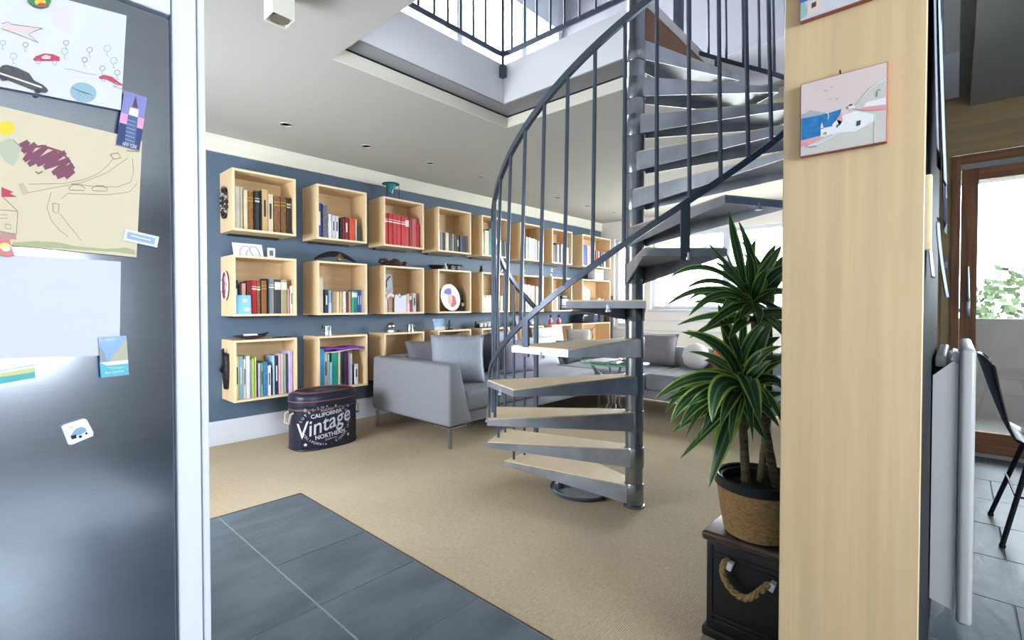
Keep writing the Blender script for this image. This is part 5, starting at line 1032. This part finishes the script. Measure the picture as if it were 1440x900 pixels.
def leaf(P0, P1, P2, w, cane, fold=.22, face=None):
    """strap leaf along a bent spine P0-P1-P2"""
    P0, P1, P2 = Vector(P0), Vector(P1), Vector(P2); N, K = 12, 5; V = []; UV = []
    view = face or Vector((-cos(YAW) * .75, -sin(YAW) * .75, .66))
    for i in range(N + 1):
        t_ = i / N; p = P0 * (1 - t_) ** 2 + P1 * 2 * t_ * (1 - t_) + P2 * t_ ** 2
        d = ((P1 - P0) * 2 * (1 - t_) + (P2 - P1) * 2 * t_).normalized()
        side = d.cross(view); side = side.normalized() if side.length > 1e-4 else Vector((1, 0, 0)); nrm = side.cross(d).normalized()
        ww = w * (max(0, sin(pi * min(1, .13 + .87 * t_ ** .92))) ** .8) * .5 + .0006
        for k in range(K):
            u = -1 + 2 * k / (K - 1); V.append(p + side * (u * ww) + nrm * (abs(u) * fold * ww)); UV.append(((u + 1) / 2, t_))
    Fs = [(i * K + k, i * K + k + 1, (i + 1) * K + k + 1, (i + 1) * K + k) for i in range(N) for k in range(K - 1)]
    V = [Vector((p.x, max(p.y, .3505), p.z)) for p in V]
    o0 = wloc(cane); me = bpy.data.meshes.new('leaf'); me.from_pydata([tuple(p - o0) for p in V], [], Fs); me.polygons.foreach_set('use_smooth', [True] * len(Fs))
    ul = me.uv_layers.new(name='UVMap')
    for pl in me.polygons:
        for li in pl.loop_indices: ul.data[li].uv = UV[me.loops[li].vertex_index]
    me.materials.append(M_leaf); o = bpy.data.objects.new('leaf', me); COL.objects.link(o); o.parent = cane
    return o
D0 = dep(pcx, pcy)
def at_(u, v, dd=0): return atd(900 + u * .3777, 280 + v * .3777, D0 + dd)
# canes
def cane(pts, r0, r1):
    n = len(pts); return MB().tube(pts, [r0 + (r1 - r0) * i / (n - 1) + (.0012 if i % 2 else 0) for i in range(n)], 10).build('cane', M_cane, pp)
def seg(a, b, n=14, bow=(0, 0, 0)): return [Vector(a).lerp(Vector(b), i / n) + Vector(bow) * sin(pi * i / n) for i in range(n + 1)]
soilz = pz + .155
tA = at_(425, 440, .03); cA = cane(seg((pcx + .03, pcy - .05, soilz), tA, 18, (.0, .012, 0)), .015, .011)
tB = at_(375, 690, -.02); cB = cane(seg((pcx - .045, pcy + .025, soilz), tB, 10), .015, .012)
tC = at_(480, 430, .08); cC = cane(seg((pcx + .06, pcy + .01, soilz), tC, 18, (.01, -.01, 0)), .013, .010)
U = [  # upper crown: base, bend, tip (measured), width, depth of bend and tip
 ((385, 300), (352, 170), (330, 45), .040, .02, .0), ((430, 290), (410, 190), (366, 80), .034, .06, .05), ((385, 330), (310, 230), (243, 155), .034, -.03, -.08),
 ((390, 350), (250, 195), (108, 293), .030, -.05, -.10), ((380, 370), (230, 290), (90, 403), .026, -.02, -.02), ((400, 380), (290, 310), (182, 435), .034, -.06, -.12),
 ((380, 350), (270, 270), (172, 332), .026, .02, .03), ((390, 365), (270, 300), (178, 378), .026, .05, .08), ((400, 360), (300, 350), (240, 360), .026, .08, .10),
 ((400, 390), (330, 400), (228, 497), .034, -.05, -.08), ((410, 400), (360, 430), (352, 490), .026, -.05, -.06), ((420, 400), (460, 430), (470, 500), .026, -.03, -.05),
 ((430, 320), (480, 240), (528, 172), .036, .0, -.02), ((440, 340), (500, 270), (560, 240), .036, .03, .05), ((440, 360), (520, 330), (590, 360), .034, -.02, -.04), ((440, 380), (520, 400), (570, 470), .030, .02, .03),
 ((410, 320), (400, 230), (430, 150), .032, .1, .13), ((400, 330), (340, 280), (285, 262), .030, .1, .16), ((420, 340), (450, 260), (490, 200), .034, .08, .12), ((410, 350), (420, 250), (400, 190), .034, -.05, -.05),
 ((405, 360), (350, 290), (320, 200), .034, -.08, -.12), ((420, 370), (440, 310), (470, 260), .036, -.10, -.16), ((410, 380), (380, 340), (330, 320), .036, -.10, -.18), ((425, 390), (470, 370), (510, 330), .034, -.1, -.16),
 ((415, 395), (400, 400), (370, 450), .030, -.1, -.14), ((430, 400), (450, 410), (440, 470), .028, -.08, -.12), ((400, 370), (340, 350), (300, 420), .028, .05, .06), ((430, 360), (500, 300), (525, 280), .030, .1, .14)]
for b_, m_, e_, w, d1, d2 in U:
    rt = cA if b_[0] < 425 else cC
    leaf(at_(*b_, .02 + .3 * d1), at_(*m_, d1), at_(*e_, d2), w, rt)
LW = [
 ((372, 680), (330, 520), (153, 495), .060, -.05, -.10), ((365, 670), (330, 500), (290, 388), .050, .0, .02), ((385, 680), (350, 560), (318, 420), .044, .04, .06), ((400, 670), (420, 560), (492, 458), .050, -.06, -.10),
 ((390, 680), (420, 570), (530, 548), .040, -.10, -.16), ((400, 690), (470, 600), (540, 600), .044, .02, .02), ((370, 690), (220, 610), (52, 748), .046, -.04, -.05), ((370, 690), (230, 650), (75, 720), .036, .0, .02),
 ((365, 690), (190, 620), (92, 800), .034, .05, .08), ((370, 700), (180, 680), (115, 832), .046, -.10, -.16), ((370, 700), (210, 720), (148, 852), .040, -.06, -.08), ((375, 720), (260, 760), (118, 868), .040, .0, .0),
 ((370, 690), (270, 640), (268, 832), .060, -.16, -.20), ((370, 680), (400, 610), (447, 838), .064, -.20, -.26), ((390, 700), (480, 640), (545, 700), .044, -.06, -.08), ((385, 720), (440, 740), (540, 720), .040, .02, .03),
 ((380, 720), (300, 760), (205, 905), .044, -.04, -.04), ((375, 720), (240, 800), (180, 800), .036, .06, .08), ((385, 720), (460, 760), (520, 850), .040, -.05, -.05), ((380, 730), (400, 800), (470, 900), .040, -.08, -.10),
 ((370, 720), (310, 820), (270, 960), .036, .02, .03), ((375, 690), (300, 600), (240, 600), .040, .05, .08), ((380, 680), (380, 580), (380, 520), .040, -.02, -.03), ((390, 690), (430, 640), (490, 600), .040, -.1, -.14),
 ((372, 700), (260, 700), (180, 770), .040, -.12, -.18), ((372, 710), (330, 730), (300, 840), .040, -.14, -.18), ((380, 715), (360, 780), (330, 870), .038, -.10, -.12), ((385, 700), (440, 690), (480, 780), .040, -.12, -.16),
 ((375, 690), (320, 640), (210, 640), .038, .02, .02), ((385, 700), (420, 780), (400, 860), .036, .06, .08), ((375, 710), (250, 690), (140, 690), .034, .08, .12),
 ((365, 740), (290, 820), (150, 965), .036, -.02, -.02), ((370, 760), (320, 850), (255, 1075), .052, -.12, -.16)]
for b_, m_, e_, w, d1, d2 in LW: leaf(at_(*b_, .3 * d1 - .02), at_(*m_, d1), at_(*e_, d2), w, cB)

rl = random.Random(21)
for ctr, rt, n_, ln, dd0 in ((tA, cA, 22, .20, 0), (tC, cC, 20, .20, 0), (tB, cB, 20, .22, 0)):
    for i in range(n_):
        a = i * 2.399 + rl.uniform(-.3, .3); el = rl.uniform(.15, 1.35); L_ = ln * rl.uniform(.75, 1.15)
        zz = ctr.z + .02 + .11 * (el / 1.35) - .05; b0 = Vector((ctr.x, ctr.y, zz))
        d_ = Vector((cos(a) * cos(el), sin(a) * cos(el), sin(el)))
        if (b0 + d_ * L_).y < .36: continue
        p1 = b0 + d_ * L_ * .55; p2 = b0 + d_ * L_ + Vector((cos(a), sin(a), 0)) * .04 - Vector((0, 0, .11 * (1 - el / 1.6)))
        leaf(b0, p1, p2, rl.uniform(.028, .042), rt)
for i in range(16):
    a = i * 2.399; L_ = rl.uniform(.16, .24); b0 = tB + Vector((0, 0, rl.uniform(-.06, .02)))
    if (b0 + Vector((cos(a), sin(a), 0)) * L_).y < .37: continue
    leaf(b0, b0 + Vector((cos(a) * L_ * .6, sin(a) * L_ * .6, .05)), b0 + Vector((cos(a) * L_, sin(a) * L_, -rl.uniform(.08, .16))), rl.uniform(.026, .036), cB)
# ================================================================== COLUMN PICTURES AND WALL PAPERS
PXP = 1.45
def canvas(name, label, corners, th=.016):
    c = [atx(x, y, PXP - th) for x, y in corners]
    ys = sorted(p.y for p in c); zs = sorted(p.z for p in c); y0, y1, z0, z1 = (ys[0] + ys[1]) / 2, (ys[2] + ys[3]) / 2, (zs[0] + zs[1]) / 2, (zs[2] + zs[3]) / 2
    t = thing(name, label, 'painting', (PXP, (y0 + y1) / 2, z0))
    MB().rbox(PXP - th, PXP - .0005, y0, y1, z0, z1, .0015, 1, smooth=False).build('tile_edge', mat('terracotta_edge', '#9c5646', .6), t)
    e = .0022
    MB().box(PXP - th - .001, PXP - th, y0 + e, y1 - e, z0 + e, z1 - e).build('painted_face', mat('blush_sky', '#e0cfd0', .35), t)
    def fn(u, v, o):     # u 0..1 from left to right in view, v 0..1 upwards
        return Vector((PXP - th - .0013 - o, y1 - e - u * (y1 - y0 - 2 * e), z0 + e + v * (z1 - z0 - 2 * e)))
    return t, Print(fn, t)
t, p = canvas('seaside_painting', 'painted tile of white houses above a blue bay on the birch column', [(1125, 118), (1248, 87), (1248, 201), (1125, 220)])
hl = t.location
MB().tube([(PXP - .004, hl.y + .005, aty(0, 0, 1).z * 0 + 1.716), (PXP - .006, hl.y + .005, 1.724), (PXP - .012, hl.y + .005, 1.728)], .0018, 6).build('hook', M_black, t)
pw_, pg_, pb_, pk_ = mat('paint_white', '#eef0f4', .4), mat('paint_stone', '#cfcfc9', .45), mat('paint_sea', '#2c7fc4', .35, var=.25, vscale=60), mat('paint_rose', '#dfa3a8', .4)
def R(pts): return [(x / 690, 1 - y / 570) for x, y in pts]
def U_(pts):   # measured on the zoomed picture, straightened: left edge x=140 (y 275-845), right edge x=835 (y 100-715)
    out = []
    for x, y in pts:
        u = (x - 140) / 695; tp = 275 + (100 - 275) * u; bt = 845 + (715 - 845) * u; out.append((u, 1 - (y - tp) / (bt - tp)))
    return out
p.poly(U_([(145, 515), (220, 475), (340, 490), (380, 500), (380, 520), (145, 548)]), mat('paint_hills', '#b3b6bf', .4), 'hills', 1)
p.poly(U_([(145, 545), (370, 500), (490, 462), (470, 520), (420, 600), (320, 680), (145, 718)]), pb_, 'sea', 2)
p.poly(U_([(145, 720), (320, 675), (420, 600), (480, 560), (620, 500), (832, 470), (832, 712), (145, 838)]), pg_, 'hillside', 3)
p.poly(U_([(145, 722), (330, 680), (345, 690), (260, 735), (145, 780)]), pk_, 'rose_roof', 4)
p.poly(U_([(450, 545), (490, 490), (500, 560), (470, 600)]), pk_, 'rose_gable', 5)
p.poly(U_([(490, 520), (600, 480), (745, 505), (745, 560), (600, 640), (480, 650)]), pw_, 'white_house', 4)
p.poly(U_([(316, 620), (415, 600), (415, 660), (316, 690)]), pw_, 'white_chapel', 5); p.poly(U_([(316, 600), (326, 570), (338, 600), (338, 625), (316, 625)]), pw_, 'bell_tower', 5); p.poly(U_([(415, 585), (450, 550), (490, 560), (490, 640), (415, 670)]), pw_, 'white_house', 5)
p.poly(U_([(600, 460), (640, 400), (720, 300), (830, 235), (832, 395), (700, 415), (640, 470)]), pg_, 'dome', 4); p.stroke(U_([(600, 450), (640, 390), (720, 300), (832, 232)]), .012, pw_, 'dome_edge', 6)
p.poly(U_([(630, 470), (660, 450), (832, 430), (832, 470), (700, 478)]), pk_, 'rose_terrace', 5); p.poly(U_([(690, 410), (832, 375), (832, 430), (660, 450)]), pw_, 'white_wall', 5)
p.poly(U_([(745, 500), (832, 480), (832, 712), (745, 730)]), pg_, 'stone_wall', 4); p.stroke(U_([(752, 505), (752, 725)]), .008, pw_, 'wall_edge', 6); p.stroke(U_([(145, 780), (300, 740), (480, 650), (620, 600), (745, 545)]), .010, pw_, 'path_edge', 6)
for q in ([(612, 560), (645, 552), (640, 590), (610, 598)], [(450, 590), (464, 585), (462, 608), (450, 612)], [(343, 650), (350, 648), (350, 668), (343, 670)], [(358, 648), (365, 646), (365, 668), (358, 670)]): p.poly(U_(q), mat('paint_shadow', '#4a4148', .5), 'dark_window', 7)
p.stroke(U_([(765, 370), (765, 330), (778, 315), (795, 315)]), .012, mat('paint_olive', '#8b8478', .5), 'arch', 7)
p.poly(U_([(545, 435), (585, 425), (608, 455), (545, 468)]), pw_, 'belfry', 7); p.stroke(U_([(548, 438), (578, 430)]), .02, mat('paint_shadow', '#4a4148', .5), 'belfry_arch', 8)
for q in ((345, 318), (405, 290), (365, 322), (395, 385), (450, 385)): p.stroke(U_([(q[0] - 8, q[1]), (q[0], q[1] + 3), (q[0] + 8, q[1] - 4)]), .006, mat('paint_shadow', '#4a4148', .5), 'gull', 7)
p.stroke(U_([(180, 775), (200, 760), (210, 775), (225, 765), (240, 772), (260, 762), (285, 765)]), .008, mat('paint_shadow', '#4a4148', .5), 'signature', 8); p.stroke(U_([(365, 495), (382, 510), (378, 545)]), .008, pw_, 'flag_line', 7)
t, p = canvas('harbour_painting', 'upper painted tile with a pink house, cut by the top edge', [(1125, 28), (1248, -7), (1248, -118), (1125, -74)])
p.poly([(0, 0), (1, 0), (1, 1), (0, 1)], mat('paint_lilac', '#d5d6e2', .4), 'pale_ground', 1); p.poly([(0, .25), (.24, .26), (.3, .5), (.3, 1), (0, 1)], pb_, 'sea', 2); p.poly([(0, .02), (.1, .05), (.06, .25), (.0, .25)], mat('paint_mint', '#9cc4c4', .4), 'mint_wall', 3); p.poly([(.08, .03), (.26, .05), (.24, .24), (.1, .22)], mat('paint_peach', '#ead5cf', .4), 'pink_house', 4); p.poly([(.14, .12), (.2, .13), (.2, .2), (.14, .19)], mat('paint_shadow', '#4a4148', .5), 'dark_window', 5); p.stroke([(.07, .26), (.14, .27), (.2, .28), (.28, .29)], .02, mat('paint_shadow', '#4a4148', .5), 'railing', 6); p.stroke([(.36, .22), (.37, .5)], .012, mat('paint_mint', '#9cc4c4', .4), 'mint_post', 6)
# birch bar on the column edge, papers hung on the blue side
o = MB().rbox(1.452, 1.475, .042, .0570, aty(1295, 350, .05).z * 0 + 1.276, 1.446, .003, 2).build('wooden_clip', M_birch_edge, loc=(1.46, .05, 1.276)); tag(o, 'short pale wooden bar on the edge of the birch column', 'clip')
def hang(name, label, x0, x1, z0, z1, bulge, m, y0=.0550, tilt=0, part=None):
    c_ = Vector(((x0 + x1) / 2, y0, z0)); G = []
    for i in range(11):
        v = i / 10; z = z1 + (z0 - z1) * v; d = bulge * (v ** 1.5)
        G.append([(x0 + (x1 - x0) * k / 4 + tilt * v, y0 - d - .004 * sin(k * 1.7), z) for k in range(5)])
    o = MB().grid(G).build(name, m, loc=c_, solid=.0015); return tag(o, label, 'paper', 'papers hanging on the blue side')
hang('wall_calendar', 'long grey calendar sheet hanging on the partition side', 1.52, 1.80, 1.52, 2.40, .018, mat('calendar_grey', '#8e93a8', .6), .0550)
hang('wall_calendar', 'front calendar sheet curling away from the partition side', 1.56, 1.84, 1.45, 2.40, .026, mat('calendar_mint', '#b9cfc9', .6), .050)
hang('hanging_poster', 'dark blue edged poster behind the calendar sheets', 1.60, 1.95, 1.36, 2.42, .020, mat('poster_navy', '#2f3656', .6), .044)
hang('pinned_note', 'white note pinned low on the partition side', 1.55, 1.68, 1.22, 1.40, .012, M_card, .0550)
hang('pinned_leaflet', 'pale blue leaflet curling beside the pinned note', 1.62, 1.76, 1.17, 1.37, .020, mat('leaflet_blue', '#b4c0d4', .6), .037)

tag(struct('trim_11', MB().box(1.472, 2.69, .0560, .0575, 0, CZ), mat('midnight_board', '#1c2029', .6)), 'near-black board facing on the partition side')
# ================================================================== RADIATOR
M_rad = mat('cream_white_enamel', '#b9bcbe', .35)
rd = thing('radiator', 'white electric radiator on the side of the partition', 'radiator', (2.4, .0, .1))
rp_ = lambda px, y, X=2.1: atx(px, y, X)
zb, zt2 = .165, .965
MB().prism([(.052, zb + .02), (-.010, zb), (-.010, zt2), (.004, zt2 + .005), (.052, zt2 - .045)], 2.10, 2.75, lambda a, b, c: (c, a, b)).build('radiator_body', M_rad, rd)
MB().rbox(2.085, 2.76, -.050, -.012, zb - .03, 1.012, .012, 3).build('front_panel', M_rad, rd)
MB().rbox(2.13, 2.75, .018, .048, zt2 - .02, .985, .008, 2).build('top_bracket', M_rad, rd)
MB().obox((2.115, -.004, .985), (.03, .02, .03), Rx(20)).build('thermostat', mat('grey_plastic', '#9aa0a8', .5), rd)
for z in (.35, .75): MB().box(2.25, 2.30, .04, .0573, z, z + .05).build('wall_bracket', M_black, rd)

# ================================================================== BALCONY DOOR, CHAIR, OUTSIDE
dr = thing('door_1', 'larch balcony door with tall glass pane', 'door', (5.15, -.6, 0)); dr['kind'] = 'structure'
X0 = 5.12
MB().box(X0, X0 + .09, -.020, .03, 0, 2.30).build('jamb', M_terra, dr)
MB().box(X0, X0 + .09, -1.95, -.020, 2.235, 2.30).build('head', M_terrah, dr)
MB().box(X0 + .02, X0 + .07, -1.95, -.020, 2.19, 2.235).build('weather_strip', mat('pale_strip', '#c9ccce', .5), dr)
MB().rbox(X0 + .005, X0 + .065, -.118, -.022, .03, 2.19, .004, 1).build('stile', M_terra, dr)
MB().rbox(X0 + .005, X0 + .065, -1.02, -.118, 2.10, 2.19, .004, 1).build('top_rail', M_terrah, dr)
MB().rbox(X0 + .005, X0 + .065, -1.02, -.118, .03, .185, .004, 1).build('bottom_rail', M_terrah, dr)
MB().rbox(X0 + .005, X0 + .065, -1.12, -1.02, .03, 2.19, .004, 1).build('stile', M_terra, dr)
MB().box(X0 + .03, X0 + .04, -1.02, -.118, .185, 2.10).build('pane', glassmat('insulated_door_glass', (.62, .64, .65), .1), dr)
MB().box(X0 + .0, X0 + .09, -1.95, -1.12, 0, 2.235).build('fixed_panel', M_terra, dr)
MB().box(X0 - .02, X0 + .08, -1.95, .03, .0, .028).build('threshold', mat('pale_strip', '#c9ccce', .5), dr)
hd = MB().rbox(X0 - .006, X0 + .006, -.085, -.055, 1.055, 1.21, .006, 2).build('handle_plate', M_silver, dr)
MB().tube([(X0 - .006, -.07, 1.185), (X0 - .045, -.07, 1.19), (X0 - .05, -.068, 1.25), (X0 - .045, -.062, 1.44)], .010, 8).build('door_lever', M_silver, hd)
o = MB().rbox(5.132, 5.149, .045, .075, 1.40, 1.53, .004, 2).build('light_switch', mat('grey_switch', '#a7abae', .5), loc=(5.14, .06, 1.4)); tag(o, 'small grey switch on the wood panelling beside the balcony door', 'switch'); MB().box(5.1305, 5.133, .05, .07, 1.44, 1.49).build('rocker', M_card, o)
struct('trim_8', MB().box(5.13, 5.15, .028, .19, 2.30, 2.315).box(5.135, 5.15, .083, .088, 0, 2.3), M_beigewoodv)
# chair: moulded shell facing away from the partition
ch = thing('shell_chair', 'black moulded shell chair with slim black legs on the slate floor', 'chair', (3.49, -.36, 0))
prof = [(-.085, .905), (-.097, .86), (-.125, .76), (-.155, .66), (-.185, .57), (-.215, .505), (-.265, .46), (-.34, .447), (-.43, .452), (-.52, .462), (-.575, .45), (-.60, .43)]
G = []
for i, (y, z) in enumerate(prof):
    row = []
    for k in range(11):
        u = -1 + 2 * k / 10; back = max(0, 1 - i / 5); hw = .20 + .035 * min(1, i / 4) - (.03 if i == 0 else 0); seat = min(1, max(0, (i - 4) / 3))
        row.append((3.49 + u * hw, y - .05 * back * u * u * 1.1, z + (.055 * seat * u ** 4) - (.05 * u ** 4 if i == 0 else 0)))
    G.append(row)
sh = MB().grid(G).build('shell', mat('black_shell', '#15171c', .38), ch, solid=.008)
for x, fx_, y, fy in ((3.34, 3.262, -.27, -.178), (3.64, 3.718, -.27, -.156), (3.34, 3.27, -.48, -.62), (3.64, 3.71, -.48, -.62)):
    MB().tube([(x, y, .44), (fx_, fy, .012)], [.011, .010], 8).build('leg', M_black, ch); MB().lathe([(.012, 0), (.013, .01), (.011, .016)], (fx_, fy, 0), 10).build('foot_cap', M_black, ch)
MB().tube([(3.30, -.22, .25), (3.68, -.21, .25)], .006, 6).build('cross_bar', M_black, ch); MB().tube([(3.31, -.225, .24), (3.305, -.55, .24)], .006, 6).build('cross_bar', M_black, ch)
MB().tube([(3.34, -.27, .437), (3.64, -.27, .437), (3.64, -.48, .437), (3.34, -.48, .437)], .008, 6, closed=True).build('seat_ring', M_black, ch)
# balcony and garden
struct('floor_balcony', MB().box(5.31, 7.1, -3.2, .19, -.06, -.01), M_concrete)
tag(struct('wall_parapet', MB().box(6.9, 7.08, -3.2, .19, -.06, 1.01), M_concrete), 'pale concrete balcony parapet')
struct('ceiling_balcony', MB().box(5.31, 7.1, -3.2, .19, 2.42, 2.5), M_concrete)
M_fol = mat('sunlit_foliage', '#3c4f28', .8, var=.5, vscale=9, bump=.5, bscale=20); M_bark = mat('bark', '#6a5a48', .9)
for k, (x, y, s_, zc_) in enumerate(((11.0, -1.0, .95, .9), (13.2, -3.6, 1.2, .8), (13.5, 1.6, 1.1, .7))):
    t = thing('garden_tree', ['round sunlit tree beyond the balcony, nearest the door jamb', 'larger sunlit tree beyond the balcony, to the right', 'sunlit tree beyond the balcony, hidden by the door frame'][k], 'tree', (x, y, -2.5), 'trees beyond the balcony')
    MB().tube([(x, y, -2.5), (x + .05, y, zc_ - s_ * .6)], [.12, .08], 8).build('trunk', M_bark, t)
    r2 = random.Random(5 + k); V = []; Fs = []
    for i in range(900):
        a, b = r2.uniform(0, 2 * pi), math.acos(r2.uniform(-1, 1)); rr = s_ * r2.uniform(.75, 1.05) * (1 + .15 * sin(4 * a) * sin(3 * b))
        c_ = Vector((x + rr * sin(b) * cos(a), y + rr * sin(b) * sin(a), zc_ + rr * cos(b) * .9)); n_ = Vector((r2.gauss(0, 1), r2.gauss(0, 1), r2.gauss(0, 1))).normalized(); u_ = n_.orthogonal().normalized() * .075; w_ = n_.cross(u_).normalized() * .05
        q = len(V); V += [c_ - u_, c_ + w_, c_ + u_, c_ - w_]; Fs.append((q, q + 1, q + 2, q + 3))
    MB().add(V, Fs).build('foliage', M_fol, t, kind='stuff')
struct('ground_garden', MB().box(7.2, 40, -25, 25, -2.7, -2.5), mat('pale_bounce_ground', '#b4b3a6', .9))  # ground kept pale to bounce daylight up onto the ceilings
